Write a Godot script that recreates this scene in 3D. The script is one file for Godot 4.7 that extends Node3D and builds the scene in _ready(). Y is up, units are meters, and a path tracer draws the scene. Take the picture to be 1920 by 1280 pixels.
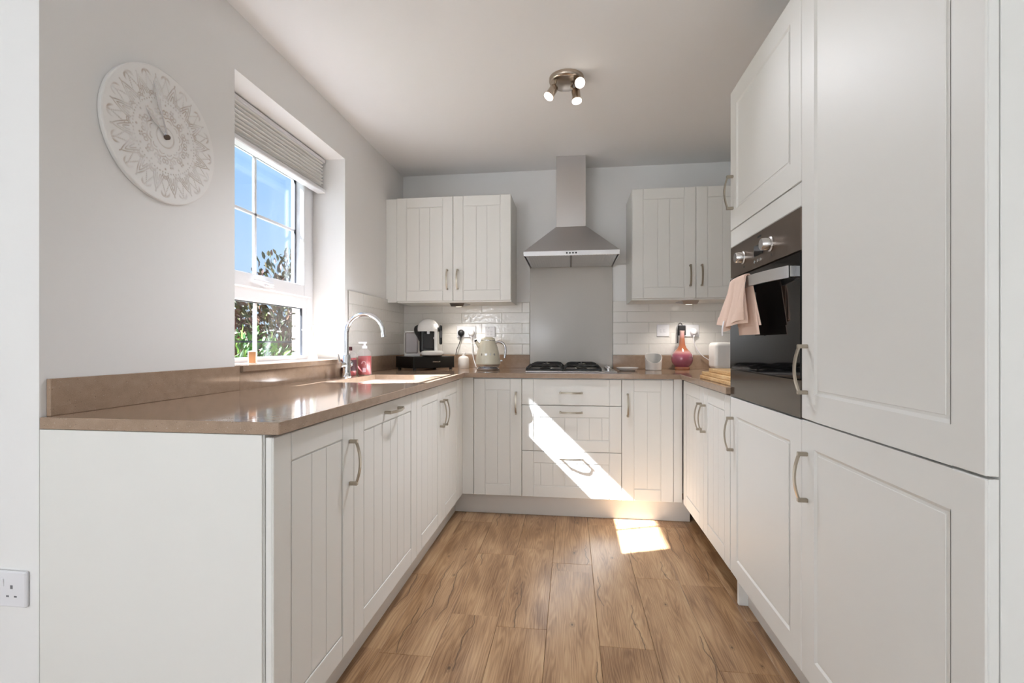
extends Node3D
# A U-shaped kitchen seen from the living area. y up, metres; the lens stands at x = z = 0.

const XW := -1.278   # inner face of the window wall
const ZW := -3.47    # inner face of the far wall
const XE := 1.28     # inner face of the right wall
const YC := 2.3475   # ceiling
const XL := -0.671   # faces of the doors: left run, far run, right run
const ZB := -2.863
const XR := 0.651
const WT := 0.886    # top of the worktop
const DB := 0.131    # bottom and top of the base doors
const DT := 0.850

var M := {}
var taken := {}
var cache := {}
var rng := RandomNumberGenerator.new()


class MB:
	var v := PackedVector3Array()
	var n := PackedVector3Array()
	var uv := PackedVector2Array()
	var c := PackedColorArray()
	var xf := Transform3D.IDENTITY
	var col := Color(1, 1, 1)
	var colored := false

	func t3(a: Vector3, b: Vector3, d: Vector3, na: Vector3, nb: Vector3, nd: Vector3, ua := Vector2.ZERO, ub := Vector2.ZERO, ud := Vector2.ZERO) -> void:
		if (b - a).cross(d - a).dot(na + nb + nd) > 0.0:
			var q := b; b = d; d = q
			q = nb; nb = nd; nd = q
			var w := ub; ub = ud; ud = w
		v.append(xf * a); v.append(xf * b); v.append(xf * d)
		n.append((xf.basis * na).normalized()); n.append((xf.basis * nb).normalized()); n.append((xf.basis * nd).normalized())
		uv.append(ua); uv.append(ub); uv.append(ud)
		if colored:
			c.append(col); c.append(col); c.append(col)

	func pl(p: Vector3, m: Vector3) -> Vector2:
		var q := m.abs()
		if q.y >= q.x and q.y >= q.z:
			return Vector2(p.x, p.z)
		return Vector2(p.z, p.y) if q.x >= q.z else Vector2(p.x, p.y)

	func quad(a: Vector3, b: Vector3, d: Vector3, e: Vector3, m: Vector3) -> void:
		t3(a, b, d, m, m, m, pl(a, m), pl(b, m), pl(d, m))
		t3(a, d, e, m, m, m, pl(a, m), pl(d, m), pl(e, m))

	func box(lo: Vector3, hi: Vector3, b := 0.0) -> MB:
		var h := (hi - lo) * 0.5
		var o := (hi + lo) * 0.5
		b = minf(b, minf(h.x, minf(h.y, h.z)) * 0.95)
		for ax in 3:
			var p := (ax + 1) % 3
			var q := (ax + 2) % 3
			for s in [-1.0, 1.0]:
				var m := Vector3.ZERO; m[ax] = s
				var pts := []
				for k in [[-1, -1], [1, -1], [1, 1], [-1, 1]]:
					var w := o; w[ax] += s * h[ax]; w[p] += k[0] * (h[p] - b); w[q] += k[1] * (h[q] - b)
					pts.append(w)
				quad(pts[0], pts[1], pts[2], pts[3], m)
		if b <= 0.0:
			return self
		for ax in 3:
			var p := (ax + 1) % 3
			var q := (ax + 2) % 3
			for sp in [-1.0, 1.0]:
				for sq in [-1.0, 1.0]:
					var m := Vector3.ZERO; m[p] = sp; m[q] = sq
					m = m.normalized()
					var pts := []
					for k in [[-1, 0], [1, 0], [1, 1], [-1, 1]]:
						var w := o; w[ax] += k[0] * (h[ax] - b)
						w[p] += sp * (h[p] - (b if k[1] == 1 else 0.0)); w[q] += sq * (h[q] - (0.0 if k[1] == 1 else b))
						pts.append(w)
					quad(pts[0], pts[1], pts[2], pts[3], m)
		for sx in [-1.0, 1.0]:
			for sy in [-1.0, 1.0]:
				for sz in [-1.0, 1.0]:
					var s := Vector3(sx, sy, sz)
					var m := s.normalized()
					var f := func(x, y, z): return o + Vector3(sx * (h.x - x), sy * (h.y - y), sz * (h.z - z))
					t3(f.call(0.0, b, b), f.call(b, 0.0, b), f.call(b, b, 0.0), m, m, m)
		return self

	# rounded box: a superellipsoid-like box with real round edges, r round, k steps
	func rbox(lo: Vector3, hi: Vector3, r: float, k := 4) -> MB:
		var h := (hi - lo) * 0.5
		var o := (hi + lo) * 0.5
		r = minf(r, minf(h.x, minf(h.y, h.z)))
		var inn := h - Vector3.ONE * r
		for ax in 3:
			var p := (ax + 1) % 3
			var q := (ax + 2) % 3
			var cuts := []
			for w in [p, q]:
				var line := []
				for i in k + 1:
					line.append([-inn[w], tan((-1.0 + float(i) / k) * PI / 4.0)])
				for i in k + 1:
					line.append([inn[w], tan(float(i) / k * PI / 4.0)])
				cuts.append(line)
			for s in [-1.0, 1.0]:
				var grid := []
				for a in cuts[0]:
					var row := []
					for b in cuts[1]:
						var d := Vector3.ZERO; d[ax] = s; d[p] = a[1]; d[q] = b[1]
						d = d.normalized()
						var w := Vector3.ZERO; w[ax] = s * inn[ax]; w[p] = a[0]; w[q] = b[0]
						row.append([o + w + d * r, d])
					grid.append(row)
				for i in grid.size() - 1:
					for j in grid[0].size() - 1:
						var a = grid[i][j]; var b = grid[i + 1][j]; var d = grid[i + 1][j + 1]; var e = grid[i][j + 1]
						t3(a[0], b[0], d[0], a[1], b[1], d[1], pl(a[0], a[1]), pl(b[0], a[1]), pl(d[0], a[1]))
						t3(a[0], d[0], e[0], a[1], d[1], e[1], pl(a[0], a[1]), pl(d[0], a[1]), pl(e[0], a[1]))
		return self

	# points: path; rads: a radius or one for each point; flat: scale of the second cross axis
	func tube(points: Array, rads, segs := 12, capped := true, flat := 1.0, up := Vector3.UP) -> MB:
		var rows := []
		var side := Vector3.ZERO
		for i in points.size():
			var p: Vector3 = points[i]
			var d: Vector3 = (points[mini(i + 1, points.size() - 1)] - points[maxi(i - 1, 0)]).normalized()
			if i == 0:
				side = d.cross(up)
				if side.length() < 0.05:
					side = d.cross(Vector3.RIGHT)
				if side.length() < 0.05:
					side = d.cross(Vector3.FORWARD)
			side = (side - d * side.dot(d)).normalized()
			var other := d.cross(side).normalized()
			var r: float = rads[i] if rads is Array else rads
			var row := []
			for k in segs:
				var a := TAU * k / segs
				var e := side * cos(a) + other * sin(a) * flat
				row.append([p + e * r, (side * cos(a) * flat + other * sin(a)).normalized(), Vector2(float(k) / segs, i)])
			rows.append(row)
		for i in rows.size() - 1:
			for k in segs:
				var a = rows[i][k]; var b = rows[i][(k + 1) % segs]; var d = rows[i + 1][(k + 1) % segs]; var e = rows[i + 1][k]
				t3(a[0], b[0], d[0], a[1], b[1], d[1], a[2], b[2], d[2])
				t3(a[0], d[0], e[0], a[1], d[1], e[1], a[2], d[2], e[2])
		if capped:
			for at in [0, rows.size() - 1]:
				var m: Vector3 = (points[0] - points[1] if at == 0 else points[at] - points[at - 1]).normalized()
				for k in range(1, segs - 1):
					t3(rows[at][0][0], rows[at][k][0], rows[at][k + 1][0], m, m, m)
		return self

	# profile: Vector2(r, y) from one end to the other; colours: one for each point if given
	func lathe(profile: Array, at := Vector3.ZERO, segs := 32, colours := [], squash := Vector3.ONE) -> MB:
		var nn := []
		for i in profile.size() - 1:
			var d: Vector2 = profile[i + 1] - profile[i]
			nn.append(Vector2(d.y, -d.x).normalized() if d.length() > 1e-7 else Vector2.ZERO)
		# which side is out: away from the axis or from the inside, by the area under the profile
		for i in profile.size() - 1:
			var na: Vector2 = nn[i]; var nb: Vector2 = nn[i]
			if i > 0 and nn[i - 1].dot(nn[i]) > 0.7: na = (nn[i - 1] + nn[i]).normalized()
			if i < nn.size() - 1 and nn[i + 1].dot(nn[i]) > 0.7: nb = (nn[i + 1] + nn[i]).normalized()
			for k in segs:
				var q := []
				for w in [[i, k, na], [i, k + 1, na], [i + 1, k + 1, nb], [i + 1, k, nb]]:
					var a: float = TAU * w[1] / segs
					var p: Vector2 = profile[w[0]]
					var m := Vector3(cos(a) * w[2].x / squash.x, w[2].y / squash.y, sin(a) * w[2].x / squash.z).normalized()
					q.append([at + Vector3(cos(a) * p.x, p.y, sin(a) * p.x) * squash, m, Vector2(float(w[1]) / segs, float(w[0]) / profile.size()), w[0]])
				for tr in [[0, 1, 2], [0, 2, 3]]:
					var a = q[tr[0]]; var b = q[tr[1]]; var d = q[tr[2]]
					if (b[0] - a[0]).cross(d[0] - a[0]).length() < 1e-12:
						continue
					var swapped: bool = (b[0] - a[0]).cross(d[0] - a[0]).dot(a[1] + b[1] + d[1]) > 0.0
					t3(a[0], b[0], d[0], a[1], b[1], d[1], a[2], b[2], d[2])
					if colours.size():
						c.append(colours[a[3]])
						c.append(colours[d[3] if swapped else b[3]])
						c.append(colours[b[3] if swapped else d[3]])
		return self

	# a flat outline in the x-y plane from z0 to z1
	func extrude(poly: PackedVector2Array, z0: float, z1: float, bev := 0.0) -> MB:
		var front := poly
		if bev > 0.0:
			var small := Geometry2D.offset_polygon(poly, -bev)
			if small.size() and small[0].size() == poly.size():
				# match the starting points
				var best := 0
				for i in poly.size():
					if small[0][i].distance_to(poly[0]) < small[0][best].distance_to(poly[0]): best = i
				front = PackedVector2Array()
				for i in poly.size(): front.append(small[0][(i + best) % poly.size()])
		var tri := Geometry2D.triangulate_polygon(front)
		for i in range(0, tri.size(), 3):
			var a := front[tri[i]]; var b := front[tri[i + 1]]; var d := front[tri[i + 2]]
			t3(Vector3(a.x, a.y, z1), Vector3(b.x, b.y, z1), Vector3(d.x, d.y, z1), Vector3.BACK, Vector3.BACK, Vector3.BACK, a, b, d)
		tri = Geometry2D.triangulate_polygon(poly)
		for i in range(0, tri.size(), 3):
			var a := poly[tri[i]]; var b := poly[tri[i + 1]]; var d := poly[tri[i + 2]]
			t3(Vector3(a.x, a.y, z0), Vector3(b.x, b.y, z0), Vector3(d.x, d.y, z0), Vector3.FORWARD, Vector3.FORWARD, Vector3.FORWARD, a, b, d)
		var turn := -1.0 if Geometry2D.is_polygon_clockwise(poly) else 1.0
		var zb := z1 - (bev if front != poly else 0.0)
		for i in poly.size():
			var a := poly[i]; var b := poly[(i + 1) % poly.size()]
			var d := (b - a).normalized()
			var m := Vector3(d.y, -d.x, 0) * turn
			quad(Vector3(a.x, a.y, z0), Vector3(b.x, b.y, z0), Vector3(b.x, b.y, zb), Vector3(a.x, a.y, zb), m)
			if front != poly:
				var fa := front[i]; var fb := front[(i + 1) % poly.size()]
				quad(Vector3(a.x, a.y, zb), Vector3(b.x, b.y, zb), Vector3(fb.x, fb.y, z1), Vector3(fa.x, fa.y, z1), (m + Vector3.BACK).normalized())
		return self

	# a smooth surface through a grid of points
	func sheet(g: Array, flip := false) -> MB:
		var hh: int = g.size(); var ww: int = g[0].size()
		var nm := []
		for i in hh:
			var row := []
			for j in ww:
				var du: Vector3 = g[i][mini(j + 1, ww - 1)] - g[i][maxi(j - 1, 0)]
				var dv: Vector3 = g[mini(i + 1, hh - 1)][j] - g[maxi(i - 1, 0)][j]
				var m := du.cross(dv).normalized()
				row.append(-m if flip else m)
			nm.append(row)
		for i in hh - 1:
			for j in ww - 1:
				var ua := Vector2(float(j) / ww, float(i) / hh); var ub := Vector2(float(j + 1) / ww, float(i) / hh)
				var ud := Vector2(float(j + 1) / ww, float(i + 1) / hh); var ue := Vector2(float(j) / ww, float(i + 1) / hh)
				t3(g[i][j], g[i][j + 1], g[i + 1][j + 1], nm[i][j], nm[i][j + 1], nm[i + 1][j + 1], ua, ub, ud)
				t3(g[i][j], g[i + 1][j + 1], g[i + 1][j], nm[i][j], nm[i + 1][j + 1], nm[i + 1][j], ua, ud, ue)
		return self

	func mesh() -> ArrayMesh:
		var a := []
		a.resize(Mesh.ARRAY_MAX)
		a[Mesh.ARRAY_VERTEX] = v
		a[Mesh.ARRAY_NORMAL] = n
		a[Mesh.ARRAY_TEX_UV] = uv
		if c.size() == v.size() and c.size():
			a[Mesh.ARRAY_COLOR] = c
		var m := ArrayMesh.new()
		m.add_surface_from_arrays(Mesh.PRIMITIVE_TRIANGLES, a)
		return m


# ---------------------------------------------------------------- small helpers

func V(x, y, z) -> Vector3:
	return Vector3(x, y, z)


func B(lo: Vector3, hi: Vector3, b := 0.0) -> MB:
	return MB.new().box(lo, hi, b)


func numbered(called: String) -> String:
	taken[called] = taken.get(called, -1) + 1
	return called if taken[called] == 0 else "%s_%03d" % [called, taken[called]]


func obj(called: String, shape, m: Material, parent: Node = self) -> MeshInstance3D:
	var o := MeshInstance3D.new()
	o.name = numbered(called) if parent == self else called
	o.mesh = shape.mesh() if shape is MB else shape
	o.material_override = m
	parent.add_child(o, true)
	return o


func tag(o: Node, label: String, category: String, group := "") -> Node:
	o.set_meta("label", label)
	o.set_meta("category", category)
	if group:
		o.set_meta("group", group)
	return o


func struct(o: Node) -> Node:
	o.set_meta("kind", "structure")
	return o


func thing(called: String, label: String, category: String, at := Vector3.ZERO, turn := 0.0, group := "") -> Node3D:
	var o := Node3D.new()
	o.name = numbered(called)
	add_child(o)
	o.position = at
	o.rotation.y = turn
	tag(o, label, category, group)
	return o


func S(r: int, g: int, b: int) -> Color:
	return Color8(r, g, b)


func mat(c: Color, rough := 0.5, metal := 0.0, more := {}) -> StandardMaterial3D:
	var m := StandardMaterial3D.new()
	m.albedo_color = c
	m.roughness = rough
	m.metallic = metal
	m.metallic_specular = 0.5
	for k in more:
		m.set(k, more[k])
	return m


func noise(freq: float, oct := 3, sd := 1, kind := FastNoiseLite.TYPE_SIMPLEX_SMOOTH) -> FastNoiseLite:
	var f := FastNoiseLite.new()
	f.seed = sd
	f.noise_type = kind
	f.frequency = freq
	f.fractal_octaves = oct
	return f


func noise_tex(freq: float, oct := 3, sd := 1, normal := false, bump := 2.0, size := 512) -> NoiseTexture2D:
	var t := NoiseTexture2D.new()
	t.width = size
	t.height = size
	t.seamless = true
	t.noise = noise(freq, oct, sd)
	t.as_normal_map = normal
	t.bump_strength = bump
	return t


# ---------------------------------------------------------------- textures and materials

func wood_image(sd: int, w: int, h: int, base: Color, dark: Color, light: Color, knots: int, cracks: int) -> ImageTexture:
	# x across the board, y along it; flat colour of the timber only
	var r := RandomNumberGenerator.new()
	r.seed = sd
	var warp := noise(0.004, 3, sd)
	var streak := noise(0.05, 3, sd + 11)
	var blot := noise(0.006, 2, sd + 23)
	var fine := noise(0.35, 2, sd + 37)
	var kn := []
	for i in knots:
		kn.append([r.randf_range(0.15, 0.85) * w, r.randf_range(0.06, 0.94) * h, r.randf_range(4, 9) * w / 256.0])
	var cr := []
	for i in cracks:
		cr.append([r.randf_range(0.12, 0.88) * w, r.randf_range(0.0, 0.75) * h, r.randf_range(0.18, 0.42) * h, r.randi() % 1000])
	var wob := noise(0.012, 3, sd + 51)
	var tone := r.randf_range(-0.35, 0.3)
	var pitch := r.randf_range(0.05, 0.1) * 256.0 / w
	var im := Image.create(w, h, false, Image.FORMAT_RGB8)
	for y in h:
		for x in w:
			var fx := float(x) * 256.0 / w
			var fy := float(y) * 1024.0 / h
			var bend := warp.get_noise_2d(fx * 2.2, fy * 0.35) * 60.0
			var pull := 0.0
			for k in kn:
				var dx: float = (x - k[0]) / (k[2] * 2.4)
				var dy: float = (y - k[1]) / (k[2] * 6.5)
				var d := dx * dx + dy * dy
				if d < 9.0:
					pull += exp(-d) * 26.0 * signf(dx + 0.001) * (1.0 - exp(-absf(dx) * 2.0))
			var ring := 0.5 + 0.5 * sin((fx + bend + pull) * pitch * TAU * 0.55)
			var s := streak.get_noise_2d(fx * 5.0 + bend * 0.6, fy * 0.09)
			var f := fine.get_noise_2d(fx * 2.6, fy * 0.05)
			var g := tone + s * 0.62 + f * 0.22 + (ring - 0.5) * 0.5 + blot.get_noise_2d(fx, fy * 0.5) * 0.7
			var c := base.lerp(dark, clampf(-g, 0, 1)) if g < 0.0 else base.lerp(light, clampf(g, 0, 1))
			for k in kn:
				var dx: float = (x - k[0]) / k[2]
				var dy: float = (y - k[1]) / (k[2] * 1.5)
				var d := sqrt(dx * dx + dy * dy)
				if d < 3.0:
					var core := clampf(1.25 - d, 0, 1) * 0.75 + clampf(1.0 - absf(d - 1.7) * 1.6, 0, 1) * 0.18
					c = c.lerp(dark.darkened(0.5), core)
			for k in cr:
				var t: float = (y - k[1]) / k[2]
				if t > 0.0 and t < 1.0:
					var cx: float = k[0] + (wob.get_noise_2d(k[3], fy * 0.3) * 44.0 + wob.get_noise_2d(k[3] + 500, fy * 1.6) * 5.0) * w / 256.0
					var wide := 1.3 * sin(t * PI) * (0.5 + 0.5 * absf(wob.get_noise_2d(k[3] + 77, fy * 4.0)) * 2.0) * w / 256.0
					var dd := absf(x - cx)
					if dd < wide + 2.5:
						c = c.lerp(dark.darkened(0.55), clampf(1.0 - (dd - wide) / 2.5, 0, 1) * 0.55)
			im.set_pixel(x, y, c)
	return ImageTexture.create_from_image(im)


func quartz_image() -> ImageTexture:
	var r := RandomNumberGenerator.new()
	r.seed = 5
	var cl := noise(0.02, 4, 8)
	var gr := noise(0.3, 2, 9)
	var im := Image.create(512, 512, false, Image.FORMAT_RGB8)
	var base := S(168, 143, 121)
	for y in 512:
		for x in 512:
			var g := cl.get_noise_2d(x, y) * 0.07 + gr.get_noise_2d(x, y) * 0.09
			im.set_pixel(x, y, base.lightened(g) if g > 0.0 else base.darkened(-g))
	for i in 900:
		var p := Vector2i(r.randi() % 510, r.randi() % 510)
		var c := base.lightened(r.randf_range(0.15, 0.5)) if r.randf() < 0.45 else base.darkened(r.randf_range(0.12, 0.35))
		for q in r.randi_range(1, 5):
			im.set_pixel(p.x + r.randi() % 2, p.y + r.randi() % 2, c)
	return ImageTexture.create_from_image(im)


func make_materials() -> void:
	var tri := {"uv1_triplanar": true}
	M.paint = mat(S(243, 242, 240), 0.85, 0.0, {"normal_enabled": true, "normal_texture": noise_tex(0.06, 3, 3, true, 1.0), "normal_scale": 0.12, "uv1_triplanar": true, "uv1_scale": Vector3.ONE * 2.0})
	M.ceiling = mat(S(245, 244, 243), 0.9)
	M.cabinet = mat(S(238, 237, 232), 0.5)
	M.plinth = mat(S(226, 222, 216), 0.42)
	M.inside = mat(S(214, 212, 206), 0.6)
	M.upvc = mat(S(232, 233, 236), 0.28)
	M.plastic = mat(S(240, 240, 243), 0.3)
	M.gasket = mat(S(48, 50, 56), 0.6)
	M.glass = mat(Color(0.02, 0.03, 0.03, 0.06), 0.02, 0.0, {"transparency": BaseMaterial3D.TRANSPARENCY_ALPHA})
	M.clear = mat(Color(0.93, 0.95, 0.95, 0.16), 0.03, 0.0, {"transparency": BaseMaterial3D.TRANSPARENCY_ALPHA})
	M.quartz = mat(Color.WHITE, 0.09, 0.0, {"albedo_texture": quartz_image(), "uv1_triplanar": true, "uv1_scale": Vector3.ONE * 2.2})
	M.tile = mat(S(238, 235, 229), 0.13, 0.0, {"normal_enabled": true, "normal_texture": noise_tex(0.018, 2, 6, true, 3.0), "normal_scale": 0.3, "uv1_triplanar": true, "uv1_world_triplanar": true, "uv1_scale": Vector3.ONE * 3.0})
	M.grout = mat(S(222, 219, 212), 0.9)
	M.splash = mat(S(198, 193, 185), 0.16)
	M.steel = mat(S(212, 210, 210), 0.3, 1.0, {"anisotropy_enabled": true, "anisotropy": 0.5, "normal_enabled": true, "normal_texture": noise_tex(0.4, 1, 15, true, 1.0, 256), "normal_scale": 0.1, "uv1_triplanar": true, "uv1_scale": V(1.0, 40.0, 1.0)})
	M.steel.roughness = 0.3
	M.nickel = mat(S(176, 167, 152), 0.36, 1.0)
	M.lampmetal = mat(S(186, 172, 158), 0.24, 1.0)
	M.chrome = mat(S(226, 227, 230), 0.06, 1.0)
	M.bronze = mat(S(128, 114, 103), 0.3, 1.0)
	M.bronze2 = mat(S(112, 105, 97), 0.16, 1.0)
	M.blackglass = mat(S(9, 9, 10), 0.05)
	M.black = mat(S(14, 14, 15), 0.28)
	M.iron = mat(S(20, 19, 19), 0.42)
	M.rubber = mat(S(22, 22, 24), 0.5)
	M.white = mat(S(240, 239, 236), 0.22)
	M.ceramic = mat(S(238, 233, 228), 0.14)
	M.cream = mat(S(232, 225, 203), 0.12, 0.0, {"clearcoat_enabled": true, "clearcoat": 0.6, "clearcoat_roughness": 0.05})
	M.marking = mat(S(120, 120, 124), 0.5)
	M.ink = mat(S(70, 68, 70), 0.5)
	M.redglow = mat(S(60, 10, 8), 0.3)
	M.blindcloth = mat(S(246, 245, 242), 0.8)
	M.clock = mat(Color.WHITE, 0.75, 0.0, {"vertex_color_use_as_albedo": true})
	M.towel = mat(S(240, 210, 191), 0.9, 0.0, {"rim_enabled": true, "rim": 0.3, "rim_tint": 0.6, "normal_enabled": true, "normal_texture": noise_tex(0.25, 2, 31, true, 4.0), "normal_scale": 0.5, "uv1_triplanar": true, "uv1_scale": Vector3.ONE * 9.0})
	M.label = mat(S(238, 236, 238), 0.8)
	M.soap = mat(S(168, 36, 40), 0.08)
	M.bottle = mat(Color(0.97, 0.95, 0.95, 0.1), 0.04, 0.0, {"transparency": BaseMaterial3D.TRANSPARENCY_ALPHA})
	M.tank = mat(Color(0.72, 0.68, 0.7, 0.45), 0.05, 0.0, {"transparency": BaseMaterial3D.TRANSPARENCY_ALPHA})
	M.vase = mat(Color.WHITE, 0.05, 0.0, {"vertex_color_use_as_albedo": true, "clearcoat_enabled": true, "clearcoat": 1.0, "clearcoat_roughness": 0.02})
	M.planks = []
	for i in 7:
		M.planks.append(mat(Color.WHITE, 0.3, 0.0, {"albedo_texture": wood_image(100 + i * 7, 192, 1024, S(173, 137, 101), S(126, 92, 63), S(202, 169, 130), 1 + i % 3, 1 + i % 3)}))
	M.board = mat(Color.WHITE, 0.5, 0.0, {"albedo_texture": wood_image(900, 128, 256, S(218, 176, 122), S(184, 138, 88), S(236, 204, 156), 0, 0), "uv1_scale": V(4.0, 2.0, 1)})
	M.block = mat(S(190, 142, 102), 0.6)
	M.brick = []
	for c in [S(138, 126, 112), S(122, 110, 97), S(148, 138, 124), S(108, 97, 86)]:
		M.brick.append(mat(c, 0.9, 0.0, {"normal_enabled": true, "normal_texture": noise_tex(0.08, 3, 61, true, 4.0, 256), "uv1_triplanar": true, "uv1_scale": Vector3.ONE * 6.0}))
	M.mortar = mat(S(112, 106, 98), 0.95)
	M.leaf = mat(Color(0.85, 0.85, 0.85), 0.6, 0.0, {"vertex_color_use_as_albedo": true, "backlight_enabled": true, "backlight": Color(0.17, 0.16, 0.03), "cull_mode": BaseMaterial3D.CULL_DISABLED})
	M.bark = mat(S(92, 76, 62), 0.9)
	M.rail = mat(S(26, 27, 30), 0.45)
	M.lawn = mat(S(60, 70, 44), 0.95)


func lamp_glow(c: Color, e: float) -> StandardMaterial3D:
	var m := mat(c, 0.4)
	m.emission_enabled = true
	m.emission = c
	m.emission_energy_multiplier = e
	return m


# ---------------------------------------------------------------- lens, sky, sun, exposure

func set_view() -> void:
	var cam := Camera3D.new()
	cam.name = "camera"
	cam.position = V(0, 1.063, 0)
	cam.rotation.y = 0.125
	cam.projection = Camera3D.PROJECTION_FRUSTUM
	cam.near = 0.05
	cam.far = 200.0
	cam.size = 0.05 * 1280.0 / 880.0
	cam.frustum_offset = Vector2(0, 0.05 * 5.0 / 880.0)
	cam.current = true
	add_child(cam)

	var we := WorldEnvironment.new()
	we.name = "environment"
	var env := Environment.new()
	env.background_mode = Environment.BG_SKY
	var sky := Sky.new()
	var sm := ProceduralSkyMaterial.new()
	sm.sky_top_color = S(112, 158, 204)
	sm.sky_horizon_color = S(164, 184, 204)
	sm.sky_curve = 0.2
	sm.ground_bottom_color = S(120, 122, 110)
	sm.ground_horizon_color = S(190, 196, 200)
	sm.sky_energy_multiplier = 1.15
	sky.sky_material = sm
	env.sky = sky
	env.tonemap_mode = Environment.TONE_MAPPER_LINEAR
	env.tonemap_exposure = 1.53
	env.sdfgi_enabled = true
	env.ssao_enabled = true
	env.ssil_enabled = true
	we.environment = env
	add_child(we)

	var sun := DirectionalLight3D.new()
	sun.name = "sun"
	sun.light_color = S(238, 245, 255)
	sun.light_energy = 15.0
	sun.light_angular_distance = 0.6
	sun.shadow_enabled = true
	sun.sky_mode = DirectionalLight3D.SKY_MODE_LIGHT_ONLY
	add_child(sun)
	sun.look_at_from_position(V(-10, 9.7, 3.7), Vector3.ZERO)


# ---------------------------------------------------------------- the room

func make_room() -> void:
	# floor: a screed with oak boards laid on it, running towards the far wall
	var fl := obj("floor", B(V(-2.7, -0.14, -3.7), V(1.6, -0.014, 7.3)), M.mortar)
	struct(fl)
	var r := RandomNumberGenerator.new()
	r.seed = 44
	var pitch := 0.1895
	var x := 0.1 - pitch * 14
	var col := 0
	while x < 1.28:
		var cuts := []
		var zs := 7.0 + r.randf() * -1.0
		# boards whose ends show in the photograph
		var fixed = {13: -2.29, 12: -1.75, 14: -1.68, 15: -2.19, 16: -1.6, 17: -1.9, 11: -2.35, 10: -1.55, 9: -2.1}.get(col)
		if fixed != null:
			zs = fixed + 1.216 * 7
		var z := zs
		while z > -3.47:
			cuts.append(z)
			z -= 1.216
		cuts.append(-3.47)
		if cuts[0] < 7.0:
			cuts.push_front(7.0)
		for i in cuts.size() - 1:
			var z1: float = minf(cuts[i], 7.0); var z0: float = cuts[i + 1]
			var x0 := maxf(x, -2.4); var x1 := minf(x + pitch, 1.28)
			if z1 - z0 < 0.01 or x1 - x0 < 0.01 or (x1 < -1.278 and z1 < -0.99):
				continue
			if x0 < -1.278: z0 = maxf(z0, -0.985)
			if z1 - z0 < 0.01:
				continue
			var b := B(V(x0 + 0.0004, -0.014, z0 + 0.0004), V(x1 - 0.0004, 0, z1 - 0.0004), 0.0011)
			var off := V(r.randf(), r.randf(), 0)
			var flip := -1.0 if r.randf() < 0.5 else 1.0
			for k in b.uv.size():
				b.uv[k] = Vector2((b.v[k].x - x) / pitch * flip * 0.96, b.v[k].z / 1.216 * 0.93 + off.y)
			obj("plank", b, M.planks[r.randi() % M.planks.size()], fl)
		x += pitch
		col += 1

	struct(obj("ceiling", MB.new().box(V(-1.6, YC, -3.75), V(1.6, YC + 0.2, -0.99)).box(V(-2.65, YC, -0.99), V(1.6, YC + 0.2, 7.3)), M.ceiling))

	# window wall: plastered leaf with the opening
	var z0 := -1.651; var z1 := -2.536; var y0 := 0.955; var y1 := 2.118
	var w := MB.new()
	w.box(V(-1.53, -0.14, -3.72), V(XW, y0, -0.985))
	w.box(V(-1.53, y1, -3.72), V(XW, YC, -0.985))
	w.box(V(-1.53, y0, z0), V(XW, y1, -0.985))
	w.box(V(-1.53, y0, -3.72), V(XW, y1, z1))
	var wl := obj("wall_left", w, M.paint)
	struct(wl)
	# its outer leaf of pale stone: a backing with courses round the far side of the opening
	w = MB.new()
	w.box(V(-1.592, -0.5, -3.72), V(-1.53, 0.94, -1.25))
	w.box(V(-1.592, 2.12, -3.72), V(-1.53, 2.6, -1.25))
	w.box(V(-1.592, 0.94, -1.64), V(-1.53, 2.12, -1.25))
	w.box(V(-1.592, 0.94, -3.72), V(-1.53, 2.12, -2.55))
	var wo := obj("wall_outside", w, M.mortar)
	struct(wo)
	for k in 17:
		var y := 0.945 + k * 0.0735
		var zz := -2.531
		var first := 0.105 if k % 2 == 0 else 0.215
		for j in 3:
			var l := first if j == 0 else 0.215
			obj("stone", B(V(-1.602, y + 0.004, zz - l + 0.006), V(-1.545, y + 0.0695, zz - 0.001 * r.randf()), 0.004), M.brick[r.randi() % 4], wo)
			zz -= l
	# skin of tiles on the window wall, between the reveal and the far wall
	tile_field(wl, true)

	var wb := obj("wall_back", B(V(-1.6, -0.14, -3.72), V(1.6, YC, ZW)), M.paint)
	struct(wb)
	tile_field(wb, false)
	struct(obj("wall_right", B(V(XE, -0.14, -3.72), V(1.6, YC, 7.3)), M.paint))
	# the wall that steps out to the left beside the end of the worktop, and the living area behind the lens
	struct(obj("wall_step", B(V(-2.65, -0.14, -1.25), V(-1.5301, YC, -0.985)), M.paint))
	struct(obj("wall_far_left", B(V(-2.65, -0.14, -0.985), V(-2.4, YC, 7.3)), M.paint))
	w = MB.new()
	w.box(V(-2.4, -0.14, 7.0), V(-1.9, YC, 7.25))
	w.box(V(0.9, -0.14, 7.0), V(XE, YC, 7.25))
	w.box(V(-1.9, 2.1, 7.0), V(0.9, YC, 7.25))
	w.box(V(-1.9, -0.14, 7.0), V(0.9, 0.0, 7.25))
	struct(obj("wall_behind", w, M.paint))
	var d := obj("door_1", MB.new().box(V(-1.9, 0, 7.08), V(-1.83, 2.1, 7.16)).box(V(0.83, 0, 7.08), V(0.9, 2.1, 7.16)).box(V(-1.83, 2.03, 7.08), V(0.83, 2.1, 7.16)).box(V(-1.83, 0, 7.08), V(0.83, 0.07, 7.16)).box(V(-0.54, 0.07, 7.08), V(-0.46, 2.03, 7.16)), M.upvc)
	struct(d)
	obj("pane", B(V(-1.83, 0.07, 7.115), V(-0.54, 2.03, 7.125)), M.glass, d)
	obj("pane", B(V(-0.46, 0.07, 7.115), V(0.83, 2.03, 7.125)), M.glass, d)


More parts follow.
